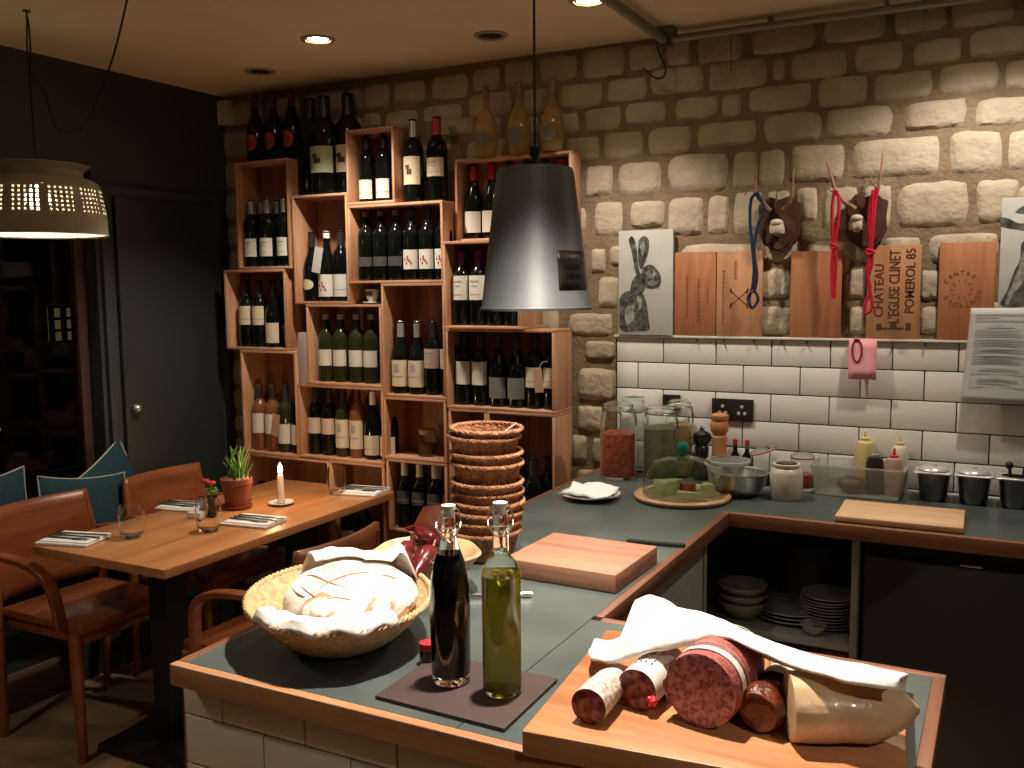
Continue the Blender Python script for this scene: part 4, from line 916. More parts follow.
part('loose_cane', MB().tube([(bcx+.07, bcy-.05, ZT+.335), (bcx+.105, bcy-.03, ZT+.365)], .0018, 6), M_piping, t)

# wooden bowl with peppers
c = Vector((.165, -1.60, ZT)); t = thing('wooden_bowl', 'round pale wooden bowl full of dark red peppers behind the bread basket', 'bowl', c)
def wv(r, z, a): return r+(.004*math.sin(3*a+1)+.0025*math.sin(7*a) if z > .05 else 0)
part('bowl', MB().lathe([(0, .004), (.05, 0), (.06, .004), (.095, .045), (.120, .088), (.127, .094), (.122, .099), (.112, .092), (.088, .05), (.055, .016), (0, .012)], n=56, fn=wv), mat('spalted_bowl_wood', (.48, .30, .16), .5, var=.35, scale=14), t, False)
rp = random.Random(3)
def pepper(p, d, L, r, label, flat=.6):
    d = Vector(d).normalized(); pts = [Vector(p)+d*L*i/8+Vector((0, 0, .012*math.sin(i/8*PI))) for i in range(9)]
    rs = [r*x for x in (.35, .8, 1, 1.0, .95, .8, .6, .35, .08)]
    m = MB().tube(pts, rs, 12); m.v = [Vector((v.x, v.y, pts[0].z+(v.z-pts[0].z)*.85)) for v in m.v]; m.v = [v+Vector([noise.noise(v*40+Vector((i*9, 0, 0)))*r*.35 for i in range(3)]) for v in m.v]
    t = thing('dried_pepper', label, 'pepper', pts[0], group='dark red peppers in the wooden bowl')
    part('pod', m, M_pepper, t); part('stalk', MB().tube([pts[0], pts[0]-d*.022+Vector((0, 0, .008))], [.0035, .002], 6), M_antler, t)
pepper(c+Vector((-.03, -.05, .10)), (.5, -.6, -.12), .14, .021, 'glossy dark red pepper lying front left over the bowl rim')
pepper(c+Vector((-.055, .02, .095)), (.35, -1, -.05), .15, .019, 'dark red pepper at the far left of the wooden bowl')
pepper(c+Vector((.055, -.055, .12)), (.2, -.9, -.35), .13, .022, 'red pepper at right behind the dark vinegar bottle')
pepper(c+Vector((.02, .03, .10)), (-.5, .1, .15), .12, .022, 'dark red pepper at the back of the wooden bowl')
pepper(c+Vector((.0, .0, .075)), (.8, -.5, 0.15), .13, .022, 'dark red pepper in the middle of the wooden bowl')
pepper(c+Vector((-.06, .045, .085)), (.9, -.2, .25), .14, .020, 'dark red pepper under the upright brown flap')
fl = MB(); pts = [ony(x, y, -1.56) for x, y in ((408, 552), (411, 530), (423, 507), (443, 504), (446, 520), (440, 548), (430, 562))]
fo = solo('pepper_flap', MB().prism(pts, (.004, .008, 0)), mat('brown_red_skin', (.16, .035, .015), .35, var=.3, coat=.4), 'broad upright brown-red dried pepper skin sticking up from the bowl', 'pepper')
# bread basket
bc = onz(339, 604, .99); bc = Vector((.172, -1.925, ZT)); t = thing('bread_basket', 'large oval straw-coloured wicker basket holding the floured loaf and cloth', 'basket', bc)
view = Vector((CAM.x-bc.x, CAM.y-bc.y, 0)).normalized(); va = math.atan2(view.y, view.x); A_, B_ = .182, .225
def oval(r, a, z):   # r in 0..1, local
    x = B_*r*math.cos(a); y = A_*r*math.sin(a); return Vector((x*math.cos(va)-y*math.sin(va), x*math.sin(va)+y*math.cos(va), z))
bp = MB(); nA = 160; prof = [(0, .003), (.25, 0), (.45, .003), (.5, .008)]+[(.5+.5*(i/16)**.75, .008+.082*(i/16)) for i in range(1, 17)]
vs = []
for j, (r, z) in enumerate(prof):
    for k_ in range(nA):
        a = 2*PI*k_/nA; w = (.0035*math.sin(a*20+(PI if j % 2 else 0)) if r > .5 else 0); vs.append(oval(r+w*2, a, z))
bp.add(vs, [[j*nA+k_, j*nA+(k_+1) % nA, (j+1)*nA+(k_+1) % nA, (j+1)*nA+k_] for j in range(len(prof)-1) for k_ in range(nA)])
o = part('basket_body', bp, M_wicker2, t, False); solidify(o, .006, 0)
rm = MB()
for ph in (0, PI):
    rm.tube([oval(1.0+.012*math.cos(a*50+ph), a, .092+.003*math.sin(a*50+ph)) for a in [2*PI*i/300 for i in range(300)]], .0042, 6, closed=True)
part('rim', rm, M_wicker2, t, False)
rt_ = Vector((-view.y, view.x, 0))       # towards the right seen from the kitchen corner
lw = MB(); lc2 = bc+rt_*.022+Vector((0, 0, .084))
def loaf(u, v):
    a = 2*PI*u; p_ = PI*v; d_ = Vector((math.sin(p_)*math.cos(a), math.sin(p_)*math.sin(a), math.cos(p_)))
    q = 1+.05*noise.noise(d_*2.2)+.02*noise.noise(d_*6)
    return rt_*(.132*d_.x*q)+view*(.160*d_.y*q)+Vector((0, 0, .062*d_.z*q))+lc2
lw.grid(loaf, 48, 24); t = thing('bread_loaf', 'big flour-dusted rustic loaf with slashed crust in the bread basket', 'bread', lc2-Vector((0, 0, .06)))
def crustmat():
    m, nt, b = base('floured_rustic_crust'); N = nt.nodes; L = nt.links
    tc = N.new('ShaderNodeTexCoord'); wv_ = N.new('ShaderNodeTexWave'); wv_.wave_type = 'RINGS'; wv_.inputs['Scale'].default_value = 9; wv_.inputs['Distortion'].default_value = 7; wv_.inputs['Detail'].default_value = 4; wv_.inputs['Detail Scale'].default_value = 2.2
    nz = N.new('ShaderNodeTexNoise'); nz.inputs['Scale'].default_value = 14; nz.inputs['Detail'].default_value = 5
    L.new(tc.outputs['Object'], wv_.inputs['Vector']); L.new(tc.outputs['Object'], nz.inputs['Vector'])
    mu = N.new('ShaderNodeMath'); mu.operation = 'MULTIPLY'; L.new(wv_.outputs['Fac'], mu.inputs[0]); L.new(nz.outputs[0], mu.inputs[1])
    cr_ = N.new('ShaderNodeValToRGB'); e_ = cr_.color_ramp.elements; e_[0].position = .42; e_[0].color = (.86, .82, .75, 1); e_[1].position = .56; e_[1].color = (.52, .27, .15, 1)
    L.new(mu.outputs[0], cr_.inputs[0]); L.new(cr_.outputs[0], b.inputs['Base Color']); b.inputs['Roughness'].default_value = .85
    bp_ = N.new('ShaderNodeBump'); bp_.inputs['Strength'].default_value = .6; bp_.inputs['Distance'].default_value = .006; L.new(mu.outputs[0], bp_.inputs['Height']); L.new(bp_.outputs[0], b.inputs['Normal'])
    return m
part('loaf', lw, crustmat(), t)
cr = MB()
def onl(x, y):   # x right, y towards the camera, both -1..1
    zq = math.sqrt(max(0, 1-x*x-y*y)); d_ = Vector((x, y, zq)); q = 1+.05*noise.noise(d_*2.2)+.02*noise.noise(d_*6)
    return rt_*(.132*x*q)+view*(.160*y*q)+Vector((0, 0, .062*zq*q+.0005))+lc2
for pts_, w_r in ((((-.78, -.25), (-.55, .05), (-.30, .42), (-.05, .60)), .0022), (((-.60, .55), (-.30, .40), (.02, .26), (.30, .20)), .0024), (((-.85, .1), (-.78, .32), (-.66, .52)), .0018), (((-.72, .22), (-.64, .42), (-.50, .62)), .0016), (((.30, .34), (.50, .26), (.66, .27)), .0024), (((-.35, .72), (-.2, .74), (-.02, .80)), .0016)):
    cr.tube(smoothpath([onl(*p_) for p_ in pts_], 6), [w_r*(.35+.65*math.sin(PI*min(1, max(0, q_/18)))) for q_ in range(len(pts_)*6-5)], 6)
part('crust_patches', cr, M_crust, t)
def lim(p_, e):  # keep the cloth on top of the loaf
    d_ = p_-lc2; x = d_.dot(rt_)/.14; y = d_.dot(view)/.168; r2 = x*x+y*y
    if r2 < 1: p_ = Vector((p_.x, p_.y, max(p_.z, lc2.z+.066*math.sqrt(1-r2)+e)))
    return p_
def dr_back(u, v):
    a = R(108)+u*R(100); r = .93-.62*v; pk_ = max(0, 1-abs(u-.08)*5.5)
    z_ = .085+.052*min(1, v*3.2)+.042*pk_*math.exp(-((v-.22)*6)**2)+.008*noise.noise(Vector((u*7, v*4, 5)))-.035*max(0, v-.5)
    return lim(bc+oval(r, a, z_), .004)
def dr_front(u, v):
    a = R(-58)+u*R(92); r = .80+.225*v+.010*math.sin(u*19)
    z_ = .106+.004*math.sin(v*PI)-.030*max(0, v-.8)*5*.5+.006*math.sin(u*23)*v+.004*noise.noise(Vector((u*9, v*5, 9)))
    return lim(bc+oval(r, a, z_), .004)
t = thing('bread_cloth', 'bright white cloth tucked around the loaf in the bread basket', 'cloth', bc+Vector((0, 0, .09)))
o = part('cloth', MB().grid(dr_back, 44, 18), M_white, t); solidify(o, .003, 1)
o = part('front_fold', MB().grid(dr_front, 50, 10), M_white, t); solidify(o, .0025, 1)

# slate tray and swing-top bottles
sm_ = MB().prism([(.400, -2.122, ZT), (.655, -2.130, ZT), (.650, -1.92, ZT), (.395, -1.915, ZT)], (0, 0, .006)); solo('slate_tray', sm_, M_slatetray, 'dark slate tray under the two swing-top bottles', 'tray')
zt_ = ZT+.0066
def swing(x, y, H, body, liquid, lm, label):
    t = thing('swing_top_bottle', label, 'bottle', (x, y, zt_), group='swing-top bottles on the slate tray')
    part('glass', MB().lathe([(0, 0)]+body+[(0, body[-1][1])], n=48), M_glass, t, False)
    part('liquid', MB().lathe([(0, liquid[0][1])]+liquid+[(0, liquid[-1][1])], n=40), lm, t, False)
    part('stopper', MB().lathe([(0, H-.022), (.009, H-.02), (.0105, H-.008), (.0125, H-.008), (.0125, H-.001), (.009, H), (0, H)], n=24), M_cork, t, False)
    w = MB(); zc0 = H-.03
    w.tube([(.0165*math.cos(a), .0165*math.sin(a), zc0-.016) for a in [2*PI*i/24 for i in range(24)]], .0013, 6, closed=True)
    for s in (-1, 1):
        w.tube(smoothpath([(s*.0165, 0, zc0-.016), (s*.021, -.004, zc0), (s*.018, 0, zc0+.018), (s*.010, 0, H-.004)], 5), .0013, 6)
        w.tube(smoothpath([(s*.021, -.004, zc0), (s*.020, -.016, zc0-.008), (s*.010, -.020, zc0-.022), (0, -.020, zc0-.024)], 5), .0013, 6)
    t.rotation_euler.z = R(28); part('wire_bail', w, M_steel, t, False)
b1 = Vector((.485, -2.012)); H1 = onx(447, 505, b1.x).z-zt_
swing(b1.x, b1.y, H1, [(.030, 0), (.0335, .004), (.0345, .02), (.0355, .10), (.0362, .14), (.035, .175), (.029, .212), (.020, .238), (.0145, .255), (.0125, .28), (.0125, H1-.022), (.0145, H1-.02), (.0145, H1-.012)], [(.026, .012), (.0322, .016), (.0342, .10), (.0349, .14), (.0335, .175), (.027, .212), (.0195, .232)], M_vin, 'dark vinegar swing-top bottle, left one on the slate tray')
b2 = Vector((.588, -2.012)); H2 = onx(500, 503, b2.x).z-zt_+.002
swing(b2.x, b2.y, H2, [(.029, 0), (.0325, .004), (.0335, .012), (.0335, .205), (.032, .218), (.024, .232), (.0165, .241), (.0145, .252), (.0135, .29), (.0135, H2-.022), (.0155, H2-.02), (.0155, H2-.012)], [(.012, .022), (.029, .008), (.0320, .014), (.0320, .206), (.0318, .2075)], M_oil, 'olive oil swing-top bottle, right one on the slate tray')
p = onz(426, 666, ZW)
t = thing('small_bottle', 'tiny dark bottle with red cap hidden behind the vinegar bottle', 'bottle', (p.x-.002, p.y+.012, zt_))
part('body', MB().lathe([(0, 0), (.016, 0), (.017, .004), (.016, .022), (0, .024)], n=18), M_millb, t, False); part('cap', MB().lathe([(.0165, .022), (.0165, .034), (0, .036)], n=18), M_capr, t, False)

# ---------------------------------------------------------------- charcuterie board
SA = onz(521.6, 731.4, .94); SBk = onz(605.4, 629.5, .94); ang = R(3.5)
ux = Vector((math.cos(ang), math.sin(ang), 0)); uy = Vector((-math.sin(ang), math.cos(ang), 0))
ux = Vector((math.cos(R(5.5)), math.sin(R(5.5)), 0)); BL = .445; BW = .532
org = Vector((SA.x, SA.y, ZT))
rotb = Matrix.Rotation(R(5.5), 3, 'Z'); cb = org+rotb @ Vector((BW/2, BL/2, .0205))
solo('serving_board', MB().box(cb, (BW, BL, .040), rotb, .003), M_sboard, 'thick orange-brown wooden board carrying the salamis at the front', 'board')
ZB = ZT+.0412
def sausage(name, p0, p1, radii, casing, cut, label, cat='salami', ell=1.0, lump=.03, nlab=None, parts=None, seg=40):
    """from the cut face at p0 to the far end p1, resting on the board"""
    p0 = Vector(p0); p1 = Vector(p1); d = (p1-p0); L = d.length; d.normalize(); side = d.cross(Vector((0, 0, 1))).normalized(); up = side.cross(d).normalized()
    n = len(radii); vs = []
    for i, r in enumerate(radii):
        f = i/(n-1); cpt = p0+d*L*f
        for k_ in range(seg):
            a = 2*PI*k_/seg; q = 1+lump*noise.noise(Vector((math.cos(a)*1.3, math.sin(a)*1.3, f*5+p0.x*20)))
            v = cpt+(side*math.cos(a)+up*math.sin(a)*ell)*r*q
            v.z = max(v.z, ZB+.0004); vs.append(v)
    t = thing(name, label, cat, (p0.x, p0.y, ZB), group='cured meats on the front board')
    m = MB().add(vs, [[i*seg+k_, i*seg+(k_+1) % seg, (i+1)*seg+(k_+1) % seg, (i+1)*seg+k_] for i in range(n-1) for k_ in range(seg)])
    m.add(vs[-seg:], [list(range(seg))])
    part('casing', m, casing, t)
    # cut face: slightly domed disc
    fc = MB(); ring = vs[:seg]; cc = sum(ring, Vector())/seg; vv = [cc-d*.0012]
    for rr in (.5, .93): vv += [cc+(v-cc)*rr-d*.001 for v in ring]
    vv += [v for v in ring]
    fs = [[0, 1+k_, 1+(k_+1) % seg] for k_ in range(seg)]
    for j in range(2): fs += [[1+j*seg+k_, 1+(j+1)*seg+k_, 1+(j+1)*seg+(k_+1) % seg, 1+j*seg+(k_+1) % seg] for k_ in range(seg)]
    part('cut_face', fc.add(vv, fs), cut, t)
    return t
def meat(name, c1, c2, scale, thr=(.5, .62), rough=.35):
    m, nt, b = base(name); N = nt.nodes; L = nt.links
    tc = N.new('ShaderNodeTexCoord'); vo = N.new('ShaderNodeTexVoronoi'); vo.inputs['Scale'].default_value = scale
    nz = N.new('ShaderNodeTexNoise'); nz.inputs['Scale'].default_value = scale*.55; nz.inputs['Detail'].default_value = 4
    L.new(tc.outputs['Object'], nz.inputs['Vector'])
    mxv = N.new('ShaderNodeMix'); mxv.data_type = 'VECTOR'; mxv.inputs[0].default_value = .03
    L.new(tc.outputs['Object'], vo.inputs['Vector'])
    ad = N.new('ShaderNodeMath'); ad.operation = 'ADD'; hf = N.new('ShaderNodeMath'); hf.operation = 'MULTIPLY'; hf.inputs[1].default_value = .35
    L.new(vo.outputs['Distance'], hf.inputs[0]); L.new(nz.outputs[0], ad.inputs[0]); L.new(hf.outputs[0], ad.inputs[1])
    cr = N.new('ShaderNodeValToRGB'); cr.color_ramp.elements[0].position = thr[0]; cr.color_ramp.elements[1].position = thr[1]
    cr.color_ramp.elements[0].color = (*c1, 1); cr.color_ramp.elements[1].color = (*c2, 1)
    L.new(ad.outputs[0], cr.inputs[0]); L.new(cr.outputs[0], b.inputs['Base Color']); b.inputs['Roughness'].default_value = rough
    return m
M_cut1 = meat('dark_salami_cut', (.095, .010, .014), (.32, .10, .10), 110, (.60, .86))
M_cut3 = meat('pink_salami_cut', (.21, .038, .055), (.50, .22, .23), 190, (.52, .82))
def P(px, py, r): q = onz(px, py, ZB+r); return Vector((q.x, q.y, ZB+r))
a = P(588.5, 706.5, .028); e = P(640, 660, .024)
dirb = (onz(640, 655, ZB+.02)-onz(592, 707, ZB+.02)); dirb.z = 0
sausage('salami', a, a+dirb.normalized()*.14, [.0278, .028, .028, .0275, .0265, .025, .021, .014, .006], M_mold, M_cut1, 'small salami with white mould skin and dark cut end, leftmost on the board')
a = P(636.5, 690, .033)
t2 = sausage('salami', a, a+Vector((.012, .17, 0)), [.033, .0333, .0335, .0335, .033, .032, .028, .02, .008], M_wrap, M_cut1, 'salami in white printed paper casing left of the largest salami')
tv = MB()
d2 = Vector((.012, .17, 0)).normalized(); s2 = d2.cross(Vector((0, 0, 1)))
for i in range(4):
    for j in range(5):
        an = R(60+i*16); f = .035+j*.012
        pos = a+d2*f+(s2*math.cos(PI-an)+Vector((0, 0, 1))*math.sin(an))*.0343
        tv.box(pos, (.006, .0012, .004), Matrix.Rotation(math.atan2(d2.y, d2.x), 3, 'Z'))
part('print', tv, M_text, t2)
part('red_twist', MB().sphere(a+s2*.027+Vector((0, -.004, -.010)), .0085, 8, fn=lambda d: 1+.5*noise.noise(d*4)), M_capr, t2)
a = P(700, 691, .057)
t3 = sausage('salami', a, a+Vector((.022, .19, 0)), [.056, .057, .0575, .0575, .057, .055, .049, .038, .02], M_casing, M_cut3, 'largest salami with big pink marbled cut face in the middle of the board')
d3 = Vector((.022, .19, 0)).normalized(); s3 = d3.cross(Vector((0, 0, 1)))
bd = MB()
def band(u, v):
    an = R(5)+u*R(185); return a+d3*(.022+.014*v+.004*math.sin(u*8))+(s3*math.cos(an)+Vector((0, 0, 1))*math.sin(an))*.0588
bd.grid(band, 30, 2); part('paper_collar', bd, M_wrap, t3)
ce = MB()
for i in range(4):
    an = 0
    ce.tube([a+d3*(.05+i*.03)+(s3*math.cos(x)+Vector((0, 0, 1))*math.sin(x))*.0582 for x in [R(-10+i2*10) for i2 in range(20)]], .0009, 5)
part('net_string', ce, M_piping, t3)
for dx, s_ in ((-.054, -1),):
    part('peeled_skin', MB().grid(lambda u, v: a+s3*(dx+.004*math.sin(v*5))+d3*(-.006+.03*u)+Vector((0, 0, -.045+.05*v)), 5, 6), M_casing if s_ < 0 else M_wrap, t3)
# chorizo, twisted
a = P(758, 713, .034)
sausage('chorizo', a, a+Vector((.02, .15, 0)), [.029, .035, .036, .033, .027, .031, .035, .035, .032, .025, .012], M_choz, M_choz, 'dark glossy twisted chorizo right of the largest salami', 'sausage', lump=.16)
p1_ = a+Vector((.010, .075, .0)); 
solo('paper_collar', MB().grid(lambda u, v: p1_+Vector((.005*v, .038*v, 0))+Vector((.991*math.cos(R(-20)+u*R(220)), -.131*math.cos(R(-20)+u*R(220)), math.sin(R(-20)+u*R(220))))*.0368, 24, 2), M_wrap, 'white paper collar around the dark chorizo', 'paper')
# wrapped yellow piece
a0 = onz(787, 722, ZB+.048); a1 = onz(912, 706, ZB+.048); a0 = P(789, 706, .049); a1 = a0+Vector((RX.x, RX.y*.8, 0)).normalized()*.182
th = sausage('wrapped_meat', a0, a1, [.051, .052, .052, .0515, .051, .0505, .049, .045, .037, .025, .006], M_cheese, M_cheese, 'big yellowish cling-wrapped piece at the right end of the board', 'meat', ell=.95, lump=.06)
dm = (a1-a0).normalized(); sm2 = dm.cross(Vector((0, 0, 1)))
part('dark_label', MB().grid(lambda u, v: a0+dm*(.001+.045*u)+(sm2*math.cos(R(-62)+v*R(26))+Vector((0, 0, 1))*math.sin(R(-50)+v*R(38)))*.0515, 8, 6), M_darkspot, th)
# white cloth over the meats
top = [(592, 651), (606, 646), (622, 640), (630, 620), (637, 602), (650, 598), (664, 601), (676, 610), (700, 615), (722, 622), (745, 634), (775, 646), (810, 657), (850, 666), (882, 672), (908, 677)]
bot = [(593, 661), (607, 664), (624, 661), (640, 656), (655, 652), (668, 650), (684, 647), (700, 643), (714, 638), (732, 640), (752, 650), (780, 662), (812, 674), (845, 683), (875, 688), (898, 690)]
n = len(top); zt_arr = []
def cl(u, v):
    f = u*(n-1); i = min(int(f), n-2); fr_ = f-i
    tp_ = Vector(top[i]).lerp(Vector(top[i+1]), fr_); bt_ = Vector(bot[i]).lerp(Vector(bot[i+1]), fr_)
    w = math.sin(min(1, max(0, (u-.10)/.25))*PI/2)   # left tail lies low, rest rides on top of the meats
    hz = [.966, .975, .99, 1.005, 1.012, 1.018, 1.025, 1.035, 1.045, 1.05, 1.046, 1.044, 1.046, 1.046, 1.044, 1.042][i]*(1-fr_)+[.966, .975, .99, 1.005, 1.012, 1.018, 1.025, 1.035, 1.045, 1.05, 1.046, 1.044, 1.046, 1.046, 1.044, 1.042][i+1]*fr_
    B = onz(bt_.x, bt_.y, hz+.006); back = B+Vector((-.03, .085-.02*u, 0))
    # top edge: same image height, set further back
    Tq = ony(tp_.x, tp_.y, B.y+.075*(1-.45*u)); 
    if v <= .5:
        k_ = v*2; m_ = B.lerp(Tq, k_); bulge = math.sin(k_*PI)*(.014+.006*math.sin(u*14)); m_ += Vector((-.2, -.6, .45))*bulge*.8; return m_+Vector((0, 0, .003*noise.noise(Vector((u*14, k_*2, 0)))))
    k_ = (v-.5)*2; floor_z = max(ZB+.02, B.z-.035); E_ = Vector((Tq.x-.006, Tq.y+.03, floor_z)); m_ = Tq.lerp(E_, k_); m_ += Vector((0, .5, .5))*math.sin(k_*PI)*.012; return m_
cm_ = MB().grid(cl, 75, 16)
cc = sum(cm_.v, Vector())/len(cm_.v)
o = solo('white_cloth', cm_, M_white, 'bright white folded cloth draped across the salamis', 'cloth', (cc.x, cc.y, 1.0)); solidify(o, .005, 1)

# ---------------------------------------------------------------- boards on the ledge
ZL = 1.4145
def lid(x0, x1, y0, m, name, label, cat, Yb=-.018, th=.012, y1=336):
    xa, xb = ony(x0, 300, Yb).x, ony(x1, 300, Yb).x; zt = ony((x0+x1)/2, y0, Yb).z
    t = thing(name, label, cat, ((xa+xb)/2, Yb+.01, ZL))
    part('panel', MB().b2((xa, Yb, ZL), (xb, Yb+th, zt), .0015), m, t)
    return t, xa, xb, zt
def zoomp(zx, zy, ox, oy, s, Y): return ony(ox+zx/s, oy+zy/s, Y)
t, xa, xb, zt = lid(618.5, 672.5, 230, M_canvas, 'hare_canvas', 'white canvas painting of a sitting brown-grey hare, left on the ledge', 'painting', -.026, .018)
MAT_D = mat('black_paint', (.02, .018, .016), .8); MAT_L = mat('pale_paint', (.26, .25, .23), .8)
def inside(p, poly):
    c_ = False; n_ = len(poly)
    for i_ in range(n_):
        (x1, y1), (x2, y2) = poly[i_], poly[i_-1]
        if (y1 > p[1]) != (y2 > p[1]) and p[0] < (x2-x1)*(p[1]-y1)/(y2-y1)+x1: c_ = not c_
    return c_
def blob(par, layers, mats, name, ox, oy, s, Y, fur=None):
    mb = MB()
    if fur:
        rf_ = random.Random(8)
        for poly in fur:
            xs = [p_[0] for p_ in poly]; ys_ = [p_[1] for p_ in poly]; ar = (max(xs)-min(xs))*(max(ys_)-min(ys_))
            for q_ in range(int(ar/32)):
                x, y = rf_.uniform(min(xs)-3, max(xs)+3), rf_.uniform(min(ys_)-3, max(ys_)+3)
                if not inside((x, y), poly) or any(inside((x, y), hp_) for hp_ in layers[1][0]): continue
                l_ = rf_.uniform(5, 15); a_ = PI/2+rf_.uniform(-.7, .7); dx, dy = math.cos(a_)*l_, math.sin(a_)*l_; w_q = rf_.uniform(.6, 1.5); yy = Y-.0022-rf_.random()*.0004
                mb.prism([zoomp(x-w_q, y, ox, oy, s, yy), zoomp(x+w_q, y, ox, oy, s, yy), zoomp(x+dx, y+dy, ox, oy, s, yy)], (0, .0002, 0), rf_.choice((2, 2, 1, 2, 3)))
    for lay, (polys, mi) in enumerate(layers):
        for pl_ in polys:
            pts = smoothpath([zoomp(x, y, ox, oy, s, Y-.0006-lay*.0004) for x, y in pl_+[pl_[0]]], 4)[:-1]
            mb.prism(pts, (0, .0003+lay*.0004, 0), mi)
    return part(name, mb, mats, par)
hare = [[(75, 570), (92, 548), (120, 540), (160, 548), (178, 585), (185, 640), (188, 690), (140, 695), (80, 692), (74, 630)], [(163, 455), (185, 440), (210, 448), (234, 485), (230, 520), (205, 533), (172, 526), (158, 490)], [(122, 505), (150, 470), (172, 500), (165, 548), (118, 552)], [(109, 345), (120, 331), (133, 345), (142, 385), (146, 440), (152, 470), (136, 470), (124, 400)], [(148, 348), (167, 330), (187, 345), (187, 385), (174, 432), (160, 460), (148, 440), (146, 390)]]
blob(t, [(hare, 0), ([[(96, 610), (112, 590), (132, 600), (128, 650), (106, 670), (95, 645)], [(176, 470), (196, 458), (214, 470), (206, 488), (186, 492)], [(155, 360), (166, 352), (172, 372), (163, 412), (156, 395)], [(188, 502), (204, 500), (222, 508), (204, 522), (186, 516)], [(140, 560), (156, 565), (160, 600), (148, 610)]], 1), ([[(190, 463), (199, 460), (203, 468), (196, 474)]], 0)], [M_ink, M_ink2, MAT_D, MAT_L], 'hare_picture', 600, 150, 3.84, -.026, fur=hare)
def strokes(par, xa, xb, za, zb_, cols_, m, Y, seed):
    r_ = random.Random(seed); mb = MB()
    for c_ in range(cols_):
        x = xa+(xb-xa)*(c_+.5)/cols_; z_ = za
        while z_ < zb_-.01:
            h = r_.uniform(.004, .010); mb.b2((x-(xb-xa)/cols_*.28, Y-.0008, z_), (x+(xb-xa)/cols_*.28*r_.uniform(.2, 1), Y-.0002, z_+h*.35)); mb.b2((x-.0035, Y-.0008, z_), (x-.0018, Y-.0002, z_+h)); z_ += h+.003
    return part('branding', mb, m, par)
t, xa, xb, zt = lid(674.5, 715.5, 252, M_cratelid, 'crate_lid', 'reddish wooden crate lid with faint upright lettering, next to the hare canvas', 'wooden board')
w = xb-xa; h = zt-ZL
strokes(t, xa+w*.25, xa+w*.40, ZL+.07, ZL+h*.75, 1, M_brand2, -.018, 1); strokes(t, xa+w*.5, xa+w*.72, ZL+.05, ZL+h*.72, 1, M_brand2, -.018, 2); strokes(t, xa+w*.8, xa+w*.86, ZL+.12, ZL+h*.6, 1, M_brand2, -.018, 3)
t, xa, xb, zt = lid(716.5, 762, 251, M_cratelid2, 'crate_lid', 'pale wooden crate lid with a crossed-arrow stamp, behind the blue ribbon', 'wooden board')
w = xb-xa; h = zt-ZL; cxx, czz = xa+w*.5, ZL+h*.45; mk = MB()
for s_ in (-1, 1):
    mk.box((cxx, -.0185, czz), (.085, .0008, .0028), Matrix.Rotation(s_*R(42), 3, 'Y')); 
    for e_ in (-1, 1):
        ex = cxx+e_*.04*math.cos(R(42)); ez = czz-e_*s_*.04*math.sin(R(42)); mk.box((ex, -.0185, ez), (.018, .0008, .006), Matrix.Rotation(s_*R(80), 3, 'Y'))
part('stamp', mk, M_brand, t); strokes(t, xa+w*.1, xa+w*.22, ZL+.04, ZL+h*.8, 1, M_brand2, -.018, 5); strokes(t, xa+w*.35, xa+w*.5, ZL+h*.68, ZL+h*.92, 1, M_brand2, -.018, 6)
t, xa, xb, zt = lid(790.5, 841, 251, M_cratelid, 'crate_lid', 'plain reddish wooden board on the ledge below the left red ribbon', 'wooden board')
t, xa, xb, zt = lid(866.5, 920, 245, M_cratelid2, 'crate_lid', 'pale wooden crate end lettered CHATEAU L\'EGLISE CLINET POMEROL 85', 'wooden board')
w = xb-xa; h = zt-ZL; mk = MB()
def vtext(txt, size, x, z, sx=1.0):
    Mx = Matrix(((0, -1, 0, x), (0, 0, -1, -.0186), (1, 0, 0, z), (0, 0, 0, 1))) @ Matrix.Diagonal((sx, 1, 1, 1))
    v_, f_ = textmesh(txt, size, Mx); mk.add(v_, f_, 0, False)
vtext('CHATEAU', .041, xa+w*.24, ZL+h*.52, .95); vtext("L'EGLISE CLINET", .048, xa+w*.53, ZL+h*.56, .70); vtext('POMEROL 85', .041, xa+w*.82, ZL+h*.62, .90)
mk.box((xa+w*.5, -.0185, ZL+.035), (.07, .0008, .006)); mk.box((xa+w*.25, -.0185, ZL+.04), (.016, .0008, .022)); mk.box((xa+w*.80, -.0185, ZL+.042), (.016, .0008, .024)); mk.box((xa+w*.52, -.0185, ZL+.048), (.02, .0008, .02))
part('lettering', mk, M_brand, t)
t, xa, xb, zt = lid(938, 994.5, 242, M_cratelid, 'crate_lid', 'orange-brown wooden crate end with a circular stamp, left of the notice', 'wooden board')
w = xb-xa; h = zt-ZL; mk = MB(); cxx, czz = xa+w*.42, ZL+h*.52
for i, ch in enumerate('CENTRE  CONTROLE  '):
    if ch == ' ': continue
    a_ = R(150-i*20); Mx = Matrix.Translation((cxx+.052*math.cos(a_), -.0186, czz+.052*math.sin(a_))) @ Matrix(((1, 0, 0, 0), (0, 0, -1, 0), (0, 1, 0, 0), (0, 0, 0, 1))) @ Matrix.Rotation(a_-PI/2, 4, 'Z')
    v_, f_ = textmesh(ch, .019, Mx); mk.add(v_, f_, 0, False)
for i in range(10):
    a_ = 2*PI*i/10; mk.box((cxx+.028*math.cos(a_), -.0185, czz+.028*math.sin(a_)), (.012, .0008, .0018), Matrix.Rotation(-a_, 3, 'Y'))
part('stamp', mk, M_brand2, t)
t, xa, xb, zt = lid(998, 1052, 197, M_canvas, 'animal_canvas', 'white canvas painting with dark grey animal shapes at the right photo edge', 'painting', -.026, .018)
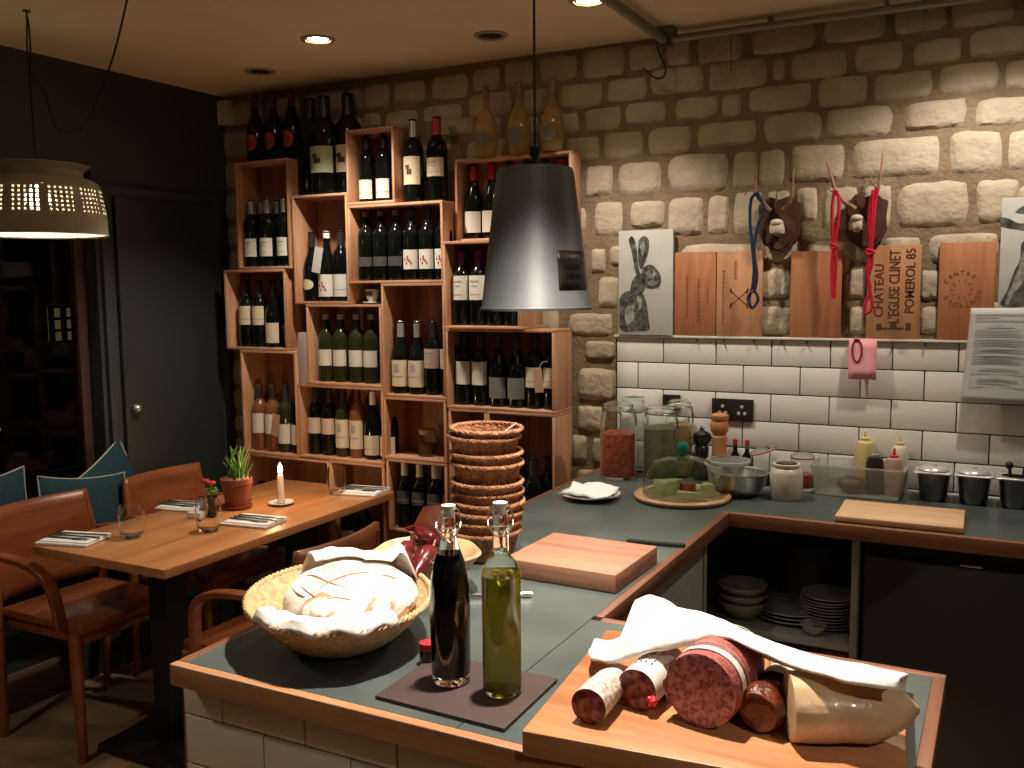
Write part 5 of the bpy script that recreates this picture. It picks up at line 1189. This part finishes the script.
blob(t, [([[(768, 258), (800, 262), (835, 280), (880, 285), (880, 312), (830, 305), (795, 300), (770, 290)], [(825, 240), (845, 222), (880, 210), (880, 238), (850, 245)], [(880, 340), (850, 360), (845, 420), (820, 470), (795, 540), (770, 595), (850, 600), (900, 560)]], 0), ([[(852, 400), (868, 380), (885, 420), (860, 500), (815, 560), (800, 590), (790, 580), (830, 480)]], 1)], [M_ink, M_ink2], 'animal_picture', 800, 150, 3.84, -.026)
# notice and pink note
t = thing('paper_notice', 'white printed notice sheet hanging over the tiles at right', 'paper', ony(995, 403, -.05))
q1, q2, q3, q4 = ony(971, 308, -.048), ony(1030, 308, -.048), ony(1030, 405, -.06), ony(961, 401, -.062)
def sh(u, v): return q4.lerp(q3, u).lerp(q1.lerp(q2, u), v)+Vector((0, -.004*math.sin(u*PI)*(1-v), 0))
o = part('sheet', MB().grid(sh, 10, 14), M_paper, t); solidify(o, .0008)
tx = MB(); rr_ = random.Random(5)
def strip(u0, u1, v0, v1):
    pts = [sh(u0, v0), sh(u1, v0), sh(u1, v1), sh(u0, v1)]; tx.prism([p_+Vector((0, -.0026, 0)) for p_ in pts], (0, .0004, 0))
for v_, a_, b_ in [(.93, .1, .9), (.90, .1, .5), (.865, .1, .95), (.82, .45, .56), (.80, .3, .75)]+[(.77-.017*i, .1+(rr_.random()*.02), .95-rr_.random()*.12) for i in range(22) if i not in (5, 11, 15)]+[(.36, .25, .8), (.335, .22, .85), (.27, .42, .55), (.245, .2, .8), (.225, .2, .82), (.20, .2, .7)]: strip(a_, b_, v_, v_+.006)
for a_, b_, v0, v1 in ((.1, .97, .30, .304), (.1, .97, .16, .164), (.1, .105, .16, .304), (.965, .97, .16, .304)): strip(a_, b_, v0, v1)
part('printed_lines', tx, M_text, t)
p = ony(862, 380, -.045); t = thing('pink_note', 'pink paper note with a dark red ring mark hanging from the ledge', 'note', p)
pa, pb_, pc_, pd_ = ony(848, 379, -.05), ony(876, 380, -.05), ony(877, 339, -.036), ony(849, 338, -.036)
def pk(u, v): return pa.lerp(pb_, u).lerp(pd_.lerp(pc_, u), v)
o = part('sheet', MB().grid(pk, 4, 4), M_pink, t); solidify(o, .0007)
part('ring_mark', MB().tube([pk(.30+.17*math.cos(a_), .70+.27*math.sin(a_))+Vector((0, -.002, 0)) for a_ in [2*PI*i/28 for i in range(28)]], .0032, 6, closed=True), mat('dark_red_ring', (.22, .02, .05), .5), t)

# ---------------------------------------------------------------- antler mounts
def shield(cx, cz, w, h):
    return [(cx-w*.5, cz+h*.36), (cx-w*.36, cz+h*.40), (cx-w*.25, cz+h*.5), (cx, cz+h*.44), (cx+w*.25, cz+h*.5), (cx+w*.36, cz+h*.40), (cx+w*.5, cz+h*.36), (cx+w*.46, cz+h*.05), (cx+w*.48, cz-h*.15), (cx+w*.36, cz-h*.34), (cx+w*.12, cz-h*.46), (cx, cz-h*.5), (cx-w*.12, cz-h*.46), (cx-w*.36, cz-h*.34), (cx-w*.48, cz-h*.15), (cx-w*.46, cz+h*.05)]
def mount(px, py, w, h, ants, label, sk):
    c_ = ony(px, py, -.02); t = thing('antler_mount', label, 'antler trophy', (c_.x, -.01, c_.z))
    part('shield', MB().prism([(x, -.012, z_) for x, z_ in shield(c_.x, c_.z, w, h)], (0, -.022, 0)).prism([(x, -.034, z_) for x, z_ in shield(c_.x, c_.z, w*.86, h*.88)], (0, -.005, 0)), M_dpl, t)
    s = ony(sk[0], sk[1], -.06)
    part('skull', MB().sphere(s+Vector((0, .0, 0)), .026, 12, sc=(1.0, .75, 1.15), fn=lambda d: 1+.22*noise.noise(d*3)-(.25 if d.z < -.5 else 0)).sphere(s+Vector((0, -.01, .022)), .015, 8, sc=(1.4, 1, .8)), M_bone, t)
    for a_ in ants:
        pts = [ony(x, y, Y) for x, y, Y in a_[0]]; r0 = a_[1]
        sp_ = smoothpath(pts, 6); part('antler', MB().tube(sp_, [r0*(1-.75*i/len(sp_)) for i in range(len(sp_))], 8), M_antler, t)
mount(780, 225, .145, .195, [([(770, 211, -.06), (762, 202, -.075), (756, 192, -.085), (756, 175, -.08), (757, 158, -.07)], .0095), ([(760, 196, -.08), (750, 190, -.09), (744, 196, -.08)], .004), ([(783, 210, -.06), (789, 203, -.075), (792, 192, -.085), (793, 178, -.08), (794, 167, -.07)], .0095), ([(776, 206, -.05), (777, 190, -.06)], .004)], 'left antler trophy on a dark wooden shield, blue ribbon hanging from it', (777, 229))
mount(866, 222, .135, .185, [([(855, 209, -.06), (845, 202, -.075), (836, 192, -.085), (832, 178, -.08), (827, 162, -.07)], .0095), ([(870, 210, -.06), (873, 200, -.075), (878, 188, -.085), (881, 172, -.08), (883, 153, -.07)], .0095), ([(836, 193, -.085), (830, 190, -.09), (829, 185, -.09)], .004), ([(878, 190, -.085), (872, 182, -.09), (870, 176, -.09)], .004)], 'right antler trophy on a dark wooden shield, two red ribbons hanging from it', (857, 225))
def ribbon(name, loops, m, label, r=.0042):
    mb = MB()
    for l in loops: mb.tube(smoothpath([ony(*p_) for p_ in l], 7), r, 8)
    pz = min(mb.v, key=lambda v: v.z); solo(name, mb, m, label, 'ribbon', pz)
ribbon('blue_ribbon', [[(756, 193, -.094), (751, 200, -.09), (750, 220, -.08), (752, 245, -.075), (754, 270, -.07), (752, 290, -.065)], [(757, 192, -.094), (762, 202, -.09), (764, 212, -.085), (758, 225, -.08), (754, 250, -.075), (757, 275, -.07), (754, 292, -.065)],
  [(752, 288, -.065), (749, 300, -.06), (752, 308, -.06), (758, 300, -.06), (754, 291, -.065), (748, 297, -.07), (750, 305, -.07)]], M_blue, 'knotted dark blue cord hanging from the left antler trophy', .0054)
ribbon('red_ribbon', [[(835, 190, -.095), (833, 200, -.09), (832, 220, -.085), (833, 240, -.08), (834, 246, -.08), (832, 262, -.075), (832, 280, -.07), (833, 299, -.07)], [(836, 190, -.095), (839, 200, -.09), (838, 222, -.085), (835, 243, -.08), (836, 262, -.075), (835, 282, -.07), (834, 299, -.07)], [(830, 243, -.08), (837, 246, -.082), (833, 249, -.08), (831, 244, -.08)]], M_red, 'straight red cord hanging from the left horn of the right trophy', .0056)
ribbon('red_ribbon', [[(877, 188, -.095), (871, 200, -.09), (869, 225, -.085), (870, 250, -.08), (867, 270, -.075), (870, 290, -.07), (865, 304, -.07), (866, 313, -.07), (872, 308, -.07), (871, 296, -.07), (868, 280, -.072), (872, 262, -.075), (871, 251, -.08)], [(878, 188, -.095), (875, 202, -.09), (873, 228, -.085), (871, 250, -.08)], [(873, 190, -.095), (872, 210, -.09), (871, 230, -.085), (869, 251, -.08)], [(867, 249, -.08), (874, 252, -.084), (868, 255, -.08), (866, 250, -.08)]], M_red, 'looped longer red cord hanging from the right horn of the right trophy', .0056)

# ---------------------------------------------------------------- dining table
TX0, TX1, TY0, TY1, TZ = -1.535, -.912, -1.405, -.186, .75
t = thing('dining_table', 'rectangular oak dining table on black pedestals in front of the crates', 'table', ((TX0+TX1)/2, (TY0+TY1)/2, 0))
part('tabletop', MB().b2((TX0, TY0, TZ-.030), (TX1, TY1, TZ), .002), M_table, t)
for y in (-1.12, -.42):
    part('pedestal', MB().b2((-1.27, y-.045, .03), (-1.18, y+.045, TZ-.03), .004), M_black, t); part('foot', MB().b2((-1.42, y-.17, .0), (-1.02, y+.17, .028), .008), M_black, t)
TZs = TZ+.0006
def tumbler(px, py, label, s=1):
    p_ = onz(px, py, TZ); t = thing('glass_tumbler', label, 'glass', (p_.x, p_.y, TZs), group='clear tumblers on the dining table')
    part('glass', MB().lathe([(0, 0), (.026*s, 0), (.036*s, .02), (.041*s, .05), (.039*s, .085), (.034*s, .112), (.0325*s, .112), (.0375*s, .085), (.0395*s, .05), (.0345*s, .022), (.02*s, .012), (0, .011)], n=36), M_tumbler, t, False)
tumbler(132, 537, 'clear tumbler nearest the camera at the near left of the table', 1.12); tumbler(209, 531, 'clear tumbler in front of the salt and flowers', 1.12); tumbler(243, 504, 'clear tumbler behind and right of the plant pot', 1.0); tumbler(337, 494, 'clear tumbler at the far end beside the napkin')
def napkin(px, py, a, label, s=1.0):
    p_ = onz(px, py, TZ); t = thing('napkin', label, 'napkin', (p_.x, p_.y, TZs), a, group='folded white napkins on the table')
    part('cloth', MB().box((0, 0, .005), (.195*s, .14*s, .010), None, .004).box((.004, .003, .0125), (.185*s, .13*s, .004), None, .002), M_white, t, False)
    for k_, (dy, nm_) in enumerate(((-.030, 'fork'), (.0, 'knife'), (.030, 'knife'))):
        tt = thing(nm_, f'steel {nm_}, {("front", "middle", "back")[k_]} one on {label.replace("folded white ", "")}', nm_, (p_.x+math.cos(a)*0-math.sin(a)*dy, p_.y+math.cos(a)*dy, TZs+.0152), a+R(3*(k_-1)), group='cutlery on the napkins')
        hm = MB().tube([(-.085, 0, .003), (.02, 0, .003)], [.0034, .0026], 8); part('handle', hm, M_dsteel, tt, False)
        if nm_ == 'knife': part('blade', MB().box((.06, 0, .003), (.085, .011, .0018), None, .0006), M_dsteel, tt, False)
        else:
            fm = MB().box((.035, 0, .003), (.035, .016, .0018), None, .0006)
            for q_ in (-.0065, 0, .0065): fm.box((.066, q_, .003), (.032, .0026, .0016))
            part('tines', fm, M_dsteel, tt, False)
napkin(74, 541, R(15), 'folded white napkin nearest the camera at near left table corner'); napkin(182, 508, R(10), 'folded white napkin beside the far left chair', .85); napkin(254, 523, R(8), 'folded white napkin at the right table edge'); napkin(362, 492.5, R(8), 'folded white napkin at the far right table corner')
# plant pot
p = onz(230, 510, TZ); t = thing('potted_plant', 'terracotta pot of green shoots in the middle of the dining table', 'plant', (p.x, p.y+.04, TZs))
part('saucer', MB().lathe([(0, 0), (.052, 0), (.06, .014), (.056, .014), (.05, .005), (0, .005)], n=32), M_teracotta, t, False)
pt = part('pot', MB().lathe([(0, .006), (.043, .006), (.056, .095), (.061, .096), (.061, .118), (.055, .118), (.052, .10), (0, .10)], n=36), M_teracotta, t, False)
part('soil', MB().lathe([(0, .106), (.052, .102)], n=20), mat('soil_bulbs', (.14, .07, .04), .9, var=.6, scale=80), t, False)
r_ = random.Random(4); lf = MB()
for i in range(46):
    a_, rr = r_.uniform(0, 6.28), r_.uniform(0, .038); h_ = r_.uniform(.07, .15); bx, by = rr*math.cos(a_), rr*math.sin(a_); lx, ly = r_.uniform(-.04, .04), r_.uniform(-.04, .04)
    lf.tube(smoothpath([(bx, by, .10), (bx+lx*.4, by+ly*.4, .10+h_*.55), (bx+lx, by+ly, .10+h_)], 3), [.0035, .0038, .0036, .0032, .0026, .0018, .0008], 5)
so = part('shoots', lf, M_green, t, False)
bl = MB()
for i in range(9): a_ = i*.7; bl.sphere((.036*math.cos(a_), .036*math.sin(a_), .112), .013, 6)
part('bulb', bl, mat('bulb_skin', (.40, .20, .13), .6), t, False)
# salt, vase, small dish, candle
p = onz(204, 515, TZ); t = thing('salt_shaker', 'small glass shaker beside the red flowers', 'shaker', (p.x-.01, p.y, TZs))
part('glass', MB().lathe([(0, 0), (.016, 0), (.017, .005), (.014, .055), (0, .056)], n=20), M_milky, t, False); part('cap', MB().lathe([(.0145, .054), (.014, .068), (0, .072)], n=20), M_steel, t, False)
p = onz(213, 516, TZ); t = thing('flower_vase', 'little glass vase with red flowers left of the terracotta pot', 'vase', (p.x, p.y, TZs))
part('vase', MB().lathe([(0, 0), (.017, 0), (.019, .006), (.017, .06), (.019, .075), (.017, .075), (.015, .06), (.016, .008), (0, .006)], n=24), M_gbottle, t, False)
fl_ = MB(); pe = MB()
for x, y, z_ in ((-.034, 0, .128), (.006, -.012, .126), (-.012, .012, .12)):
    fl_.tube(smoothpath([(0, 0, .02), (x*.4, y*.4, .08), (x, y, z_)], 4), .0016, 5)
    for q_ in range(7): a_ = q_*.9; pe.sphere((x+.008*math.cos(a_), y+.008*math.sin(a_), z_+.003), .0075, 6)
for q_ in range(8): a_ = q_*.8; fl_.sphere((.015*math.cos(a_), .015*math.sin(a_), .092+.006*(q_ % 3)), .009, 6, sc=(1.2, .7, .5))
part('stems', fl_, M_green, t, False); part('petals', pe, mat('flower_red', (.42, .02, .03), .5), t, False)
p = onz(196, 518, TZ); solo('small_dish', MB().box((p.x, p.y, TZs+.012), (.055, .04, .024), Matrix.Rotation(R(10), 3, 'Z'), .004), M_china, 'small white block-shaped dish beside the shaker', 'dish')
p = onz(279.5, 505, TZ); pcx, pcy = p.x, p.y+.01
t = thing('candle', 'lit white candle on a small saucer at the middle of the table', 'candle', (pcx, pcy, TZs+.0065))
part('wax', MB().lathe([(0, 0), (.0145, 0), (.0135, .02), (.012, .108), (.009, .113), (0, .110)], n=20), M_wax, t, False); part('wick', MB().tube([(0, 0, .108), (.001, 0, .121)], .0009, 5), M_black, t, False)
part('flame', MB().lathe([(0, .116), (.006, .120), (.0095, .130), (.0085, .142), (.004, .154), (0, .162)], n=14), M_flame, t, False)
t = thing('candle_saucer', 'small white saucer under the candle with a steel clip', 'saucer', (pcx, pcy, TZs))
part('saucer', MB().lathe([(0, .001), (.03, 0), (.050, .008), (.050, .011), (.03, .0045), (0, .0045)], n=32), M_china, t, False)
part('clip', MB().box((.026, -.012, .014), (.006, .004, .026), Matrix.Rotation(R(25), 3, 'Y'), .001), M_steel, t, False)
point((pcx, pcy, TZs+.185), 1.6, (1, .62, .28), .012)

# ---------------------------------------------------------------- chairs
def armchair(loc, rz, label):
    t = thing('armchair', label, 'chair', loc, rz, group='wooden armchairs around the dining table')
    W2 = .235
    # back panel, curved, at local x = -.2 ; chair faces +x
    def bk(u, v): y = (u-.5)*2*.205; return (-.205-.035*math.cos((u-.5)*PI)-.05*v, y, .50+.325*v)
    o = part('backrest', MB().grid(bk, 20, 8), M_chair, t, False); solidify(o, .018, 0)
    part('seat', MB().box((.01, 0, .462), (.43, .42, .035), None, .012), M_chair, t, False)
    part('seat_rail', MB().box((.01, 0, .425), (.40, .39, .04), None, .003), M_chair, t, False)
    for s_ in (-1, 1):
        y = s_*W2
        part('leg', MB().tube([(-.215, y*.93, 0), (-.20, y*.95, .42), (-.228, y*.90, .62), (-.255, y*.84, .80)], [.014, .019, .018, .014], 10), M_chair, t, False)
        part('leg', MB().tube([(.205, y*.93, 0), (.19, y*.90, .45)], [.016, .024], 10), M_chair, t, False)
        ap = smoothpath([(-.240, y*.97, .665), (-.14, y*1.02, .680), (.0, y*1.05, .676), (.085, y*1.05, .652), (.122, y*1.03, .61), (.136, y*1.0, .55), (.145, y*.96, .45)], 7)
        m = MB(); vs = []
        for i, q_ in enumerate(ap):
            tg_ = (ap[min(i+1, len(ap)-1)]-ap[max(i-1, 0)]).normalized(); sd = Vector((0, 1, 0)); up = tg_.cross(sd).normalized()
            for a_, b_ in ((-1, -1), (1, -1), (1, 1), (-1, 1)): vs.append(q_+sd*a_*.021+up*b_*.0105)
        m.add(vs, [[i*4+k_, i*4+(k_+1) % 4, (i+1)*4+(k_+1) % 4, (i+1)*4+k_] for i in range(len(ap)-1) for k_ in range(4)]+[[0, 1, 2, 3], [len(vs)-4, len(vs)-3, len(vs)-2, len(vs)-1]], 0, False)
        o = part('armrest', m, M_chair, t, False); bv = o.modifiers.new('b', 'BEVEL'); bv.width = .005; bv.segments = 2
    return t
armchair((-1.60, -1.145, 0), 0, 'reddish wooden armchair at the near left side of the dining table')
armchair((-1.615, -.545, 0), 0, 'reddish wooden armchair at the far left side of the table, by the dark door')
armchair((-.755, -1.08, 0), PI, 'wooden armchair between the dining table and the tiled counter')

# ---------------------------------------------------------------- cushions on the window seat
def cushion(c_, w, rx, label, tilt=.25):
    t = thing('cushion', label, 'cushion', c_, group='teal cushions in the window'); m = MB(); hw = w/2
    def shp(u, v, s_):
        a_, b_ = u*2-1, v*2-1; px_c = hw*a_*(1-.10*(1-a_*a_)*0-.09*(1-b_*b_)*1.0); pz_c = hw*b_*(1-.09*(1-a_*a_))
        th = s_*.036*(max(0, (1-a_**2)*(1-b_**2)))**.45
        y = px_c*math.cos(rx)-pz_c*math.sin(rx); z_ = px_c*math.sin(rx)+pz_c*math.cos(rx)
        return (th-tilt*z_*.4, y, z_)
    for s_ in (1, -1): m.grid(lambda u, v, s_=s_: shp(u, v, s_), 20, 20)
    part('cover', m, M_cushion, t, False)
    e_ = [shp(i/20, 0, 0) for i in range(20)]+[shp(1, i/20, 0) for i in range(20)]+[shp(1-i/20, 1, 0) for i in range(20)]+[shp(0, 1-i/20, 0) for i in range(20)]
    part('piping', MB().tube(e_, .0032, 6, closed=True), M_piping, t, False)
XC = XL+.055
def cu(px, py): q_ = onx(px, py, XC); return q_
cushion(cu(80, 524)+Vector((.018, 0, 0)), .40, R(-8), 'teal cushion with pale piping behind the near chair, front one of the pair')
cushion(cu(112, 506)+Vector((-.012, 0, 0)), .40, R(28), 'teal cushion with raised pointed corner between the two left chairs')
cushion(cu(-14, 530)+Vector((.0, 0, 0)), .38, R(4), 'teal cushion cut by the left photo edge')

# ---------------------------------------------------------------- world and view
w = bpy.data.worlds.new('world'); bpy.context.scene.world = w; w.use_nodes = True
w.node_tree.nodes['Background'].inputs[0].default_value = (.006, .008, .012, 1); w.node_tree.nodes['Background'].inputs[1].default_value = .3
vs_ = bpy.context.scene.view_settings; vs_.view_transform = 'Standard'; vs_.look = 'None'; vs_.gamma = 1; vs_.use_curve_mapping = False; vs_.exposure = 0.0
